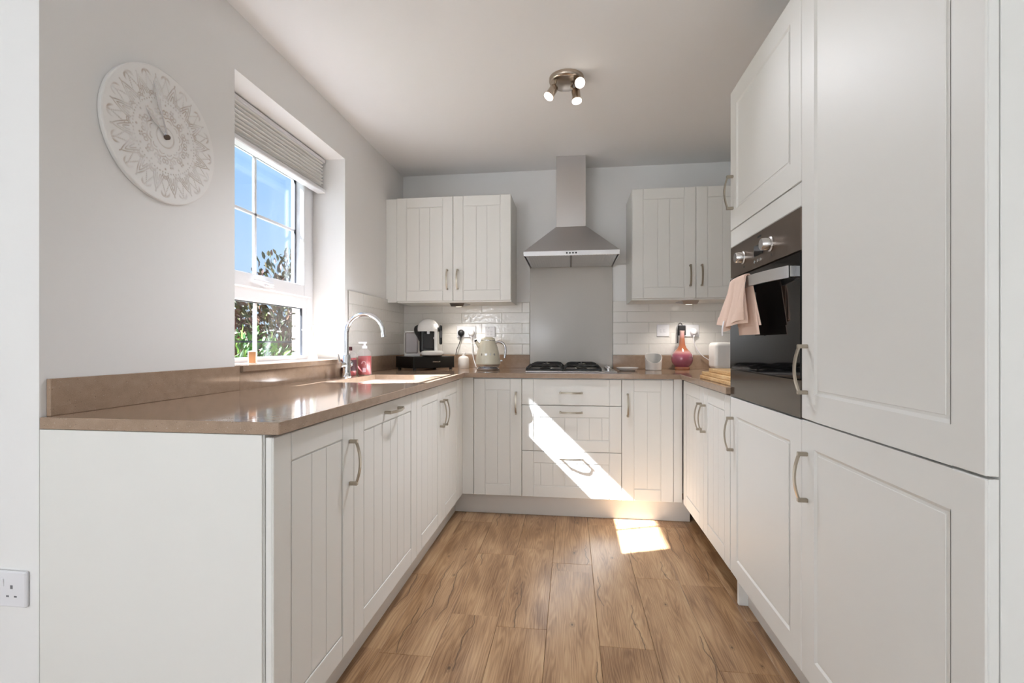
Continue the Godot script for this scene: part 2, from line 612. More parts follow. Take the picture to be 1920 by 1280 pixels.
func tile_mesh(w: float, h: float) -> ArrayMesh:
	var key := "tile%.4f_%.4f" % [w, h]
	if not cache.has(key):
		cache[key] = B(V(0, 0, 0), V(w, h, 0.0085), 0.0016).mesh()
	return cache[key]


func tile_field(wall: Node3D, left: bool) -> void:
	# long pale tiles in half bond, 300 by 75, on a bed of grout; local x runs along the wall
	var rows := [0.9865, 1.064, 1.1415, 1.219, 1.2965, 1.374]
	var spans := [[-1.268, -0.303], [0.301, XE]] if not left else [[2.5625, 3.469]]
	for s in spans:
		var bed: MB
		if left:
			bed = B(V(XW, 0.98, -s[1]), V(XW + 0.0095, 1.374, -s[0]))
		else:
			bed = B(V(s[0], 0.98, ZW), V(s[1], 1.374, ZW + 0.0095))
		obj("grout", bed, M.grout, wall)
		for k in 5:
			var phase := 0.401 if k % 2 == 1 else 0.553
			if left:
				phase += 0.07
			var a: float = phase - ceil((phase - s[0]) / 0.304) * 0.304
			while a < s[1]:
				var lo := maxf(a + 0.0015, s[0])
				var hi := minf(a + 0.3025, s[1])
				if hi - lo > 0.012:
					var o := obj("tile", tile_mesh(hi - lo, 0.0745), M.tile, wall)
					if left:
						o.rotation.y = PI / 2
						o.position = V(XW + 0.003, rows[k] + 0.0015, -lo)
					else:
						o.position = V(lo, rows[k] + 0.0015, ZW + 0.003)
				a += 0.304


func make_window() -> void:
	# white plastic window: an opening light above, a fixed light below, narrow bars in the glass
	var zn := -1.651; var zf := -2.536
	var xi := -1.472; var xo := -1.545
	var f := MB.new()
	f.box(V(xo, 0.955, zn - 0.056), V(xi, 2.118, zn), 0.003)
	f.box(V(xo, 0.955, zf), V(xi, 2.118, zf + 0.056), 0.003)
	f.box(V(xo, 2.062, zf + 0.056), V(xi, 2.118, zn - 0.056), 0.003)
	f.box(V(xo, 0.955, zf + 0.056), V(xi, 1.0, zn - 0.056), 0.003)
	f.box(V(xo, 1.264, zf + 0.056), V(xi, 1.334, zn - 0.056), 0.003)
	var win := obj("window_1", f, M.upvc)
	struct(win)
	# opening light
	var a := zn - 0.05; var b := zf + 0.05
	var g := MB.new()
	for q in [[a - 0.074, a, 1.322, 2.072], [b, b + 0.074, 1.322, 2.072]]:
		g.box(V(-1.53, q[2], q[0]), V(-1.452, q[3], q[1]), 0.004)
	g.box(V(-1.53, 1.322, b + 0.074), V(-1.452, 1.388, a - 0.074), 0.004)
	g.box(V(-1.53, 1.966, b + 0.074), V(-1.452, 2.072, a - 0.074), 0.004)
	var cs := obj("casement", g, M.upvc, win)
	var lo := b + 0.074; var hi := a - 0.074
	obj("pane", B(V(-1.512, 1.388, lo), V(-1.508, 1.966, hi)), M.glass, cs)
	g = MB.new()
	for q in [[lo, lo + 0.009, 1.388, 1.966], [hi - 0.009, hi, 1.388, 1.966], [lo, hi, 1.388, 1.392], [lo, hi, 1.962, 1.966]]:
		g.box(V(-1.507, q[2], q[0]), V(-1.4985, q[3], q[1]))
	obj("gasket", g, M.gasket, cs)
	obj("glazing_bar", B(V(-1.5165, 1.388, -2.093), V(-1.5035, 1.966, -2.077), 0.002), M.upvc, cs)
	obj("glazing_bar", B(V(-1.5165, 1.678, lo), V(-1.5035, 1.693, hi), 0.002), M.upvc, cs)
	# dark strip painting in the shade of the gap between opening light and frame
	g = B(V(-1.474, 1.326, b - 0.007), V(-1.4705, 2.066, b + 0.002))
	obj("gap_shade", g, M.gasket, win)
	# handle on the bottom rail
	g = MB.new()
	g.rbox(V(-1.452, 1.337, -2.14), V(-1.44, 1.362, -2.08), 0.006)
	g.tube([V(-1.44, 1.35, -2.11), V(-1.425, 1.35, -2.11)], 0.007, 12)
	g.tube([V(-1.425, 1.35, -2.10), V(-1.42, 1.352, -2.05), V(-1.424, 1.356, -2.0), V(-1.43, 1.358, -1.975)], [0.008, 0.0075, 0.007, 0.004], 12)
	obj("handle", g, M.upvc, cs)
	# fixed light below
	lo = zf + 0.056; hi = zn - 0.056
	obj("pane", B(V(-1.512, 1.0, lo), V(-1.508, 1.264, hi)), M.glass, win)
	g = MB.new()
	for q in [[lo, lo + 0.016, 1.0, 1.264], [hi - 0.016, hi, 1.0, 1.264]]:
		g.box(V(-1.507, q[2], q[0]), V(-1.478, q[3], q[1]), 0.002)
	obj("bead", g, M.upvc, win)
	g = MB.new()
	for q in [[lo + 0.016, lo + 0.02, 1.0, 1.264], [hi - 0.02, hi - 0.016, 1.0, 1.264], [lo, hi, 1.26, 1.264]]:
		g.box(V(-1.507, q[2], q[0]), V(-1.495, q[3], q[1]))
	obj("gasket", g, M.gasket, win)
	obj("glazing_bar", B(V(-1.5165, 1.0, -2.096), V(-1.5035, 1.264, -2.08), 0.002), M.upvc, win)

	# the ledge of worktop stone inside the opening
	var sill := MB.new()
	sill.box(V(-1.472, 0.9555, zf), V(XW - 0.001, 0.98, zn), 0.0)
	sill.box(V(XW - 0.001, 0.9555, zf - 0.0), V(-1.256, 0.98, -1.672), 0.0015)
	struct(obj("trim_1", sill, M.quartz))

	# pleated blind drawn up under the head of the opening
	var bl := thing("pleated_blind", "white pleated blind drawn up at the top of the window", "blind")
	obj("head_rail", B(V(-1.44, 2.094, -2.525), V(-1.39, 2.112, -1.66), 0.003), M.upvc, bl)
	var c := MB.new()
	var poly := PackedVector2Array()
	var np := 8
	for i in np * 8 + 1:
		var q := float(i) / (np * 8)
		poly.append(Vector2(-1.402 - 0.016 * (0.5 - 0.5 * cos(q * np * TAU)), 2.094 - q * 0.151))
	for i in range(np * 8, -1, -1):
		var q := float(i) / (np * 8)
		poly.append(Vector2(-1.43 + 0.011 * (0.5 - 0.5 * cos(q * np * TAU)), 2.094 - q * 0.151))
	c.extrude(poly, -2.523, -1.662)
	obj("pleats", c, M.blindcloth, bl)
	obj("bottom_rail", B(V(-1.438, 1.921, -2.525), V(-1.388, 1.944, -1.66), 0.004), M.upvc, bl)


# ---------------------------------------------------------------- fitted units

# a shaped door or drawer front: local x across, y up, face at z = 0
func door_mesh(w: float, h: float, style: String) -> ArrayMesh:
	var key := "door%.4f_%.4f_%s" % [w, h, style]
	if cache.has(key):
		return cache[key]
	var m := MB.new()
	var st := 0.0715
	var gv := 0.0028
	var e := 0.0018
	if style == "plain":
		m.box(V(0.0015, 0, -0.0195), V(w - 0.0015, h, -0.001), 0.0022)
	elif style == "slab":
		# shallow drawer front: only the joints of the stiles show
		m.box(V(0.0015, 0, -0.0195), V(w - 0.0015, h, -0.004), 0.001)
		m.box(V(0.0015, 0, -0.0045), V(st - gv / 2, h, 0), e)
		m.box(V(st + gv / 2, 0, -0.0045), V(w - st - gv / 2, h, 0), e)
		m.box(V(w - st + gv / 2, 0, -0.0045), V(w - 0.0015, h, 0), e)
	else:
		m.box(V(0.0015, 0, -0.0195), V(w - 0.0015, h, -0.0045), 0.001)
		var rail := 0.0715
		if style == "panel":
			# frame in one piece round a flat field with a moulded edge
			m.box(V(0.0015, 0, -0.005), V(st, h, 0), e)
			m.box(V(w - st, 0, -0.005), V(w - 0.0015, h, 0), e)
			m.box(V(st - 0.004, 0, -0.005), V(w - st + 0.004, rail, -0.00001), 0.0)
			m.box(V(st - 0.004, h - rail, -0.005), V(w - st + 0.004, h, -0.00001), 0.0)
			# moulding: a slope and a field
			var a := [V(st, rail, 0), V(w - st, rail, 0), V(w - st, h - rail, 0), V(st, h - rail, 0)]
			var k := 0.007
			var b := [V(st + k, rail + k, -0.0042), V(w - st - k, rail + k, -0.0042), V(w - st - k, h - rail - k, -0.0042), V(st + k, h - rail - k, -0.0042)]
			var nm := [V(0, 0.5, 0.86), V(-0.5, 0, 0.86), V(0, -0.5, 0.86), V(0.5, 0, 0.86)]
			for i in 4:
				m.quad(a[i], a[(i + 1) % 4], b[(i + 1) % 4], b[i], nm[i])
			m.box(V(st + k, rail + k, -0.0046), V(w - st - k, h - rail - k, -0.0042))
			m.box(V(st + k + 0.006, rail + k + 0.006, -0.0046), V(w - st - k - 0.006, h - rail - k - 0.006, -0.0022), 0.0015)
		else:
			m.box(V(0.0015, 0, -0.005), V(st - gv / 2, h, 0), e)
			m.box(V(w - st + gv / 2, 0, -0.005), V(w - 0.0015, h, 0), e)
			m.box(V(st + gv / 2, 0, -0.005), V(w - st - gv / 2, rail - gv, 0), e)
			m.box(V(st + gv / 2, h - rail + gv, -0.005), V(w - st - gv / 2, h, 0), e)
			# boards of the field, set back a little, beaded about every 74 mm
			var fw := w - 2 * st
			var nb := int(round(fw / 0.0735))
			if style == "beaded_drawer": nb = 7
			var cuts := [st + gv]
			var pitch := 0.0735
			var first := w / 2 - pitch * (nb - 2) / 2.0
			for i in nb - 1:
				cuts.append(first + pitch * i)
			cuts.append(w - st - gv)
			for i in cuts.size() - 1:
				m.box(V(cuts[i] + 0.001, rail + 0.001, -0.005), V(cuts[i + 1] - 0.001, h - rail - 0.001, -0.0014), 0.0014)
	cache[key] = m.mesh()
	return cache[key]


func handle_mesh() -> ArrayMesh:
	# bowed bar on two square feet, 128 mm between the feet, along y, standing off +z
	if cache.has("handle"):
		return cache.handle
	var m := MB.new()
	for s in [-1.0, 1.0]:
		m.box(V(-0.0055, s * 0.064 - 0.0055, 0), V(0.0055, s * 0.064 + 0.0055, 0.0265), 0.0016)
	var g := []
	for i in 13:
		var t := -1.0 + i / 6.0
		g.append(V(0, t * 0.0625, 0.022 + 0.0125 * (1.0 - t * t)))
	# square-sided bar: a chain of thin boxes along the bow
	for i in 12:
		var a: Vector3 = g[i]; var b: Vector3 = g[i + 1]
		var d := (b - a).normalized()
		var nn := V(0, -d.z, d.y)
		var na := (nn + (V(0, -(a - g[i - 1]).normalized().z, (a - g[i - 1]).normalized().y) if i > 0 else nn)).normalized()
		var nb := (nn + (V(0, -(g[i + 2] - b).normalized().z, (g[i + 2] - b).normalized().y) if i < 11 else nn)).normalized()
		var wd := V(0.0052, 0, 0)
		var h := 0.0023
		m.t3(a - wd + na * h, a + wd + na * h, b + wd + nb * h, na, na, nb)
		m.t3(a - wd + na * h, b + wd + nb * h, b - wd + nb * h, na, nb, nb)
		m.t3(a - wd - na * h, a + wd - na * h, b + wd - nb * h, -na, -na, -nb)
		m.t3(a - wd - na * h, b + wd - nb * h, b - wd - nb * h, -na, -nb, -nb)
		for s in [-1.0, 1.0]:
			m.quad(a + wd * s + na * h, a + wd * s - na * h, b + wd * s - nb * h, b + wd * s + nb * h, V(s, 0, 0))
	cache.handle = m.mesh()
	return cache.handle


func add_handle(door: Node3D, x: float, y: float, level := false) -> void:
	var h := obj("handle", handle_mesh(), M.nickel, door)
	h.position = V(x, y, 0)
	if level:
		h.rotation.z = PI / 2
	h.set_meta("label", "bowed brushed nickel bar handle")


func add_door(unit: Node3D, called: String, x: float, y: float, w: float, h: float, style: String) -> MeshInstance3D:
	var d := obj(called, door_mesh(w, h, style), M.cabinet, unit)
	d.position = V(x, y, 0)
	return d


func carcass(w: float, y0: float, y1: float, depth: float, lid := true) -> MB:
	var m := MB.new()
	var t := 0.018
	m.box(V(0.0005, y0, -depth), V(t, y1, -0.0215))
	m.box(V(w - t, y0, -depth), V(w - 0.0005, y1, -0.0215))
	m.box(V(t, y0, -depth), V(w - t, y0 + t, -0.0215))
	m.box(V(t, y0 + t, -depth), V(w - t, y1, -depth + 0.008))
	if lid:
		m.box(V(t, y1 - t, -depth + 0.008), V(w - t, y1, -0.0215))
	return m


func unit(called: String, label: String, at: Vector3, turn: float, w: float, group: String, lid := true, depth := 0.575) -> Node3D:
	var u := thing(called, label, "cabinet", at, turn, group)
	obj("carcass", carcass(w, DB + 0.001, 0.8565, depth, lid), M.cabinet, u)
	return u


func make_units() -> void:
	var H := DT - DB
	var LT := PI / 2    # left run: local x runs away from the lens
	var RT := -PI / 2   # right run: local x runs towards the lens
	var g := "white beaded base units"
	# --- left run
	var u := unit("base_cabinet", "white base cabinet nearest the lens with plain end panel beside the white wall", V(XL, 0, -0.9895), LT, 0.4, g)
	add_handle(add_door(u, "door", 0, DB, 0.4, H, "beaded"), 0.37, 0.703 - DB)
	obj("end_panel", B(V(-0.0045, 0.0, -0.606), V(0.0002, 0.8565, -0.0245), 0.0008), M.cabinet, u)
	u = unit("dishwasher", "integrated dishwasher behind a white beaded door with a level handle at the top", V(XL, 0, -1.3895), LT, 0.6, g)
	tag(u, "integrated dishwasher behind a white beaded door with a level handle at the top", "dishwasher", g)
	add_handle(add_door(u, "door", 0, DB, 0.6, H, "beaded"), 0.308, 0.815 - DB, true)
	u = unit("sink_cabinet", "white two-door beaded cabinet under the sink in the left corner", V(XL, 0, -1.9895), LT, 0.8, g, false)
	add_handle(add_door(u, "door", 0, DB, 0.4, H, "beaded"), 0.37, 0.703 - DB)
	add_handle(add_door(u, "door", 0.4, DB, 0.4, H, "beaded"), 0.032, 0.703 - DB)
	# --- far run
	u = unit("base_cabinet", "narrow white beaded cabinet left of the drawers, handle on its right", V(-0.5997, 0, ZB), 0, 0.3, g)
	add_handle(add_door(u, "door", 0, DB, 0.3, H, "beaded"), 0.2655, 0.703 - DB)
	u = unit("drawer_cabinet", "white three-drawer unit under the gas hob", V(-0.2997, 0, ZB), 0, 0.6, g)
	add_handle(add_door(u, "drawer", 0, 0.6925, 0.6, DT - 0.6925, "slab"), 0.3, 0.769 - 0.6925, true)
	add_handle(add_door(u, "drawer", 0, 0.4125, 0.6, 0.2765, "beaded_drawer"), 0.3, 0.651 - 0.4125, true)
	add_handle(add_door(u, "drawer", 0, DB, 0.6, 0.2785, "beaded_drawer"), 0.3, 0.371 - DB, true)
	u = unit("base_cabinet", "narrow white beaded cabinet right of the drawers, handle on its left", V(0.3003, 0, ZB), 0, 0.3, g)
	add_handle(add_door(u, "door", 0, DB, 0.3, H, "beaded"), 0.0345, 0.7 - DB)
	# corner posts between the runs
	var p := obj("corner_post", MB.new().box(V(-0.6705, DB, -2.884), V(-0.6012, 0.8565, -2.865), 0.001).box(V(-0.69, DB, -2.884), V(-0.6705, 0.8565, -2.7905), 0.001), M.cabinet)
	tag(p, "plain white corner post beside the sink cabinet", "filler panel")
	p = obj("corner_post", MB.new().box(V(0.6015, DB, -2.884), V(0.6505, 0.8565, -2.865), 0.001), M.cabinet)
	tag(p, "plain white corner post at the right end of the far cabinets", "filler panel")
	# --- right run
	u = unit("base_cabinet", "white two-door base cabinet in the right corner under the chopping boards", V(XR, 0, -2.8635), RT, 0.832, g)
	add_handle(add_door(u, "door", 0.02, DB, 0.42, H, "beaded"), 0.386, 0.7 - DB)
	add_handle(add_door(u, "door", 0.44, DB, 0.39, H, "beaded"), 0.034, 0.7 - DB)
	# tall housing for the oven
	g = "tall white units on the right"
	u = thing("oven_housing", "tall white housing round the built-in oven, doors above and below it", "cabinet", V(XR, 0, -2.0285), RT, g)
	var m := MB.new()
	m.box(V(0.0005, DB, -0.62), V(0.018, 2.092, -0.0215))
	m.box(V(0.582, DB, -0.62), V(0.5995, 2.092, -0.0215))
	m.box(V(0.018, 2.074, -0.62), V(0.582, 2.092, -0.0215))
	m.box(V(0.018, DB, -0.62), V(0.582, 0.149, -0.0215))
	m.box(V(0.018, 0.826, -0.62), V(0.582, 0.842, -0.0215))
	m.box(V(0.018, 1.462, -0.62), V(0.582, 1.478, -0.0215))
	m.box(V(0.018, 0.149, -0.62), V(0.582, 2.074, -0.612))
	m.box(V(0.0005, 0.0, -0.62), V(0.019, DB, -0.026), 0.002)
	obj("carcass", m, M.cabinet, u)
	add_handle(add_door(u, "door", 0, DB, 0.6, 0.847 - DB, "panel"), 0.034, 0.7 - DB)
	add_handle(add_door(u, "door", 0, 1.529, 0.6, 2.092 - 1.529, "panel"), 0.034, 1.676 - 1.529)
	add_door(u, "infill", 0, 1.457, 0.6, 0.069, "plain")
	# tall housing for the fridge freezer, nearest the lens
	u = thing("fridge_housing", "tall white fridge freezer housing nearest the lens with two panelled doors", "cabinet", V(XR, 0, -1.4285), RT, g)
	m = MB.new()
	m.box(V(0.0005, 0.0, -0.62), V(0.018, 2.092, -0.0215))
	m.box(V(0.018, 2.074, -0.62), V(0.58, 2.092, -0.0215))
	m.box(V(0.018, DB, -0.62), V(0.58, 0.149, -0.0215))
	m.box(V(0.018, 0.149, -0.62), V(0.58, 2.074, -0.612))
	m.box(V(0.018, 0.84, -0.612), V(0.58, 0.858, -0.0215))
	obj("carcass", m, M.cabinet, u)
	obj("end_panel", B(V(0.5805, 0.0, -0.628), V(0.5985, 2.092, -0.0215), 0.001), M.cabinet, u)
	add_handle(add_door(u, "door", 0, DB, 0.6, 0.849 - DB, "panel"), 0.034, 0.694 - DB)
	add_handle(add_door(u, "door", 0, 0.8535, 0.6, 2.092 - 0.8535, "panel"), 0.034, 0.993 - 0.8535)
	# --- plinths
	tag(obj("plinth", B(V(-0.747, 0, -2.9365), V(-0.731, DB - 0.002, -0.995), 0.001), M.plinth), "white plinth board along the foot of the left base units", "plinth")
	tag(obj("plinth", B(V(-0.7305, 0, -2.9365), V(0.707, DB - 0.002, -2.9205), 0.0015), M.plinth), "white plinth board under the far drawers and cabinets", "plinth")
	tag(obj("plinth", B(V(0.7134, 0, -2.009), V(0.7294, DB - 0.002, -1.4295), 0.001).box(V(0.7134, 0, -1.41), V(0.7294, DB - 0.002, -0.85), 0.001), M.plinth), "white plinth board along the foot of the tall units", "plinth")
	# --- wall cupboards
	for k in 2:
		var x0 := -1.2 if k == 0 else 0.395
		u = thing("wall_cupboard", ["white two-door wall cupboard above the coffee machine", "white two-door wall cupboard above the pink vase"][k], "cabinet", V(x0, 0, -3.13), 0, "wall cupboards")
		obj("carcass", carcass(0.8, 1.35, 2.07, 0.338), M.cabinet, u)
		add_handle(add_door(u, "door", 0, 1.36, 0.4, 0.712, "beaded"), 0.362, 1.503 - 1.36)
		add_handle(add_door(u, "door", 0.4, 1.36, 0.4, 0.712, "beaded"), 0.033, 1.503 - 1.36)
		if k == 0:
			obj("infill", B(V(-0.0775, 1.352, -0.03), V(-0.001, 2.07, -0.006), 0.001), M.cabinet, u)
		under_light(u, x0 + (0.41 if k == 0 else 0.385), k)


func under_light(_u: Node3D, x: float, k: int) -> void:
	var t := thing("cupboard_light", ["small steel wedge light glowing under the left wall cupboard", "small steel wedge light glowing under the right wall cupboard"][k], "light", V(x, 1.35, -3.26), 0, "lights under the wall cupboards")
	var m := MB.new()
	var poly := PackedVector2Array([Vector2(-0.07, 0), Vector2(0.07, 0), Vector2(0.062, -0.008), Vector2(-0.062, -0.008)])
	# wedge: deep at the front, thin at the back
	var a := [V(-0.072, -0.0005, -0.055), V(0.072, -0.0005, -0.055), V(0.055, -0.0005, 0.055), V(-0.055, -0.0005, 0.055)]
	var b := [V(-0.07, -0.006, -0.055), V(0.07, -0.006, -0.055), V(0.042, -0.024, 0.05), V(-0.042, -0.024, 0.05)]
	m.quad(a[0], a[1], a[2], a[3], Vector3.UP)
	m.quad(b[0], b[1], b[2], b[3], V(0, -0.98, -0.17).normalized())
	for i in 4:
		var j := (i + 1) % 4
		var mid: Vector3 = (a[i] + a[j] + b[i] + b[j]) / 4.0
		m.quad(a[i], a[j], b[j], b[i], V(mid.x, -0.3, mid.z).normalized() if i != 0 else Vector3.FORWARD)
	obj("housing", m, M.steel, t)
	var rim := MB.new().lathe([Vector2(0, -0.0002), Vector2(0.027, -0.0002), Vector2(0.027, 0.003), Vector2(0, 0.003)], V(0, 0, 0), 24)
	var ring := obj("bezel", rim, M.chrome, t)
	ring.position = V(0, -0.019, 0.005)
	ring.rotation.x = 0.17
	var gl := obj("lens", MB.new().lathe([Vector2(0, -0.002), Vector2(0.021, -0.0015), Vector2(0.021, 0.0005), Vector2(0, 0.0005)], V(0, 0, 0), 24), lamp_glow(S(255, 244, 226), 3.0), t)
	gl.position = V(0, -0.0195, 0.005)
	gl.rotation.x = 0.17
	var s := SpotLight3D.new()
	s.name = "lamp"
	s.light_color = S(255, 247, 238)
	s.light_energy = 0.1
	s.light_size = 0.02
	s.spot_angle = 68
	s.spot_angle_attenuation = 0.6
	s.spot_range = 9.0
	s.shadow_enabled = true
	t.add_child(s)
	s.position = V(0, -0.026, 0.004)
	s.rotation.x = -PI / 2


# ---------------------------------------------------------------- worktop, sink, tap

func make_worktop() -> void:
	var y0 := 0.8575
	var m := MB.new()
	var zn := -0.9847; var xl := -0.653; var zb := -2.842; var xr := 0.633
	var e := 0.0016
	# sink cut-out
	var sx0 := -1.135; var sx1 := -0.755; var sz0 := -2.62; var sz1 := -2.06
	m.box(V(XW + 0.001, y0, sz1), V(xl, WT, zn), e)
	m.box(V(sx1, y0, sz0), V(xl, WT, sz1), 0.0)
	m.box(V(XW + 0.001, y0, sz0), V(sx0, WT, sz1), 0.0)
	m.box(V(XW + 0.001, y0, zb + 0.0), V(xl, WT, sz0), 0.0)
	m.box(V(XW + 0.001, y0, ZW + 0.001), V(XE - 0.001, WT, zb), e)
	m.box(V(xr, y0, zb), V(XE - 0.001, WT, -2.0285), e)
	var w := obj("worktop", m, M.quartz)
	tag(w, "continuous polished taupe stone worktop round three sides", "worktop")
	m = MB.new()
	m.box(V(XW + 0.0005, WT, -1.664), V(XW + 0.0125, 0.978, -1.0), 0.0012)
	m.box(V(XW + 0.0005, WT, -2.545), V(XW + 0.0125, 0.955, -1.664), 0.0)
	m.box(V(XW + 0.0005, WT, ZW + 0.013), V(XW + 0.0125, 0.9845, -2.545), 0.0012)
	obj("upstand", m, M.quartz, w)
	obj("upstand", B(V(XW + 0.0005, WT, ZW + 0.0005), V(-0.3025, 0.9845, ZW + 0.0125), 0.0012), M.quartz, w)
	obj("upstand", B(V(0.3005, WT, ZW + 0.0005), V(XE - 0.001, 0.9845, ZW + 0.0125), 0.0012), M.quartz, w)

	# splashback
	tag(obj("splashback", B(V(-0.301, WT + 0.001, ZW + 0.0005), V(0.299, 1.64, ZW + 0.0085), 0.001), M.splash), "grey glass splashback panel behind the gas hob", "splashback")

	# undermount bowl
	var s := thing("sink", "white undermount sink bowl in the stone worktop by the tap", "sink", V((sx0 + sx1) / 2, y0, (sz0 + sz1) / 2))
	var hx := (sx1 - sx0) / 2 + 0.004; var hz := (sz1 - sz0) / 2 + 0.004
	var rows := []
	var ring := func(ax: float, az: float, rr: float, y: float) -> Array:
		var out := []
		for q in 4:
			var sxg: float = [1, -1, -1, 1][q]; var szg: float = [1, 1, -1, -1][q]
			for k in 7:
				var t := (q + k / 6.0) * PI / 2
				out.append(V(sxg * (ax - rr) + cos(t) * rr, y, szg * (az - rr) + sin(t) * rr))
		out.append(out[0])
		return out
	for q in [[hx + 0.012, hz + 0.012, 0.05, -0.0005], [hx, hz, 0.045, -0.0005], [hx - 0.003, hz - 0.003, 0.045, -0.02], [hx - 0.01, hz - 0.01, 0.05, -0.12], [hx - 0.03, hz - 0.03, 0.05, -0.168], [hx - 0.07, hz - 0.07, 0.06, -0.178], [0.03, 0.03, 0.03, -0.184]]:
		rows.append(ring.call(q[0], q[1], q[2], q[3]))
	obj("bowl", MB.new().sheet(rows), M.ceramic, s)
	obj("drain", MB.new().lathe([Vector2(0, 0), Vector2(0.042, 0), Vector2(0.045, 0.003), Vector2(0.035, 0.005), Vector2(0.012, 0.002), Vector2(0, 0.004)], V(0, -0.186, 0), 24), M.chrome, s)

	# swan-neck mixer with two levers
	var t := thing("mixer_tap", "chrome swan-neck kitchen tap with two levers behind the sink", "tap", V(-1.178, WT, -2.355))
	obj("base", MB.new().lathe([Vector2(0, 0), Vector2(0.027, 0), Vector2(0.027, 0.006), Vector2(0.022, 0.01), Vector2(0.0195, 0.03), Vector2(0.0195, 0.112), Vector2(0.016, 0.12), Vector2(0, 0.122)], Vector3.ZERO, 28), M.chrome, t)
	var path := [V(0, 0.115, 0), V(0, 0.16, 0), V(0, 0.2, 0), V(0, 0.235, 0)]
	var rr := 0.1
	for i in range(1, 19):
		var a := PI - PI * 1.02 * i / 18.0
		path.append(V(rr + cos(a) * rr, 0.235 + sin(a) * rr, -0.004 * i / 18.0))
	obj("spout", MB.new().tube(path, 0.0118, 16), M.chrome, t)
	obj("nozzle", MB.new().tube([V(0.2, 0.237, -0.004), V(0.203, 0.214, -0.005)], 0.0132, 16), M.chrome, t)
	for sgn in [-1.0, 1.0]:
		var l := MB.new()
		l.tube([V(-0.004, 0.07, sgn * 0.012), V(-0.008, 0.07, sgn * 0.05)], 0.0125, 16)
		l.tube([V(-0.008, 0.07, sgn * 0.05), V(-0.0085, 0.07, sgn * 0.062)], 0.017, 16)
		l.tube([V(-0.008, 0.075, sgn * 0.056), V(-0.012, 0.1, sgn * 0.06), V(-0.016, 0.125, sgn * 0.062)], [0.007, 0.006, 0.0045], 12)
		obj("lever", l, M.chrome, t)


# ---------------------------------------------------------------- cooker hood, hob, oven

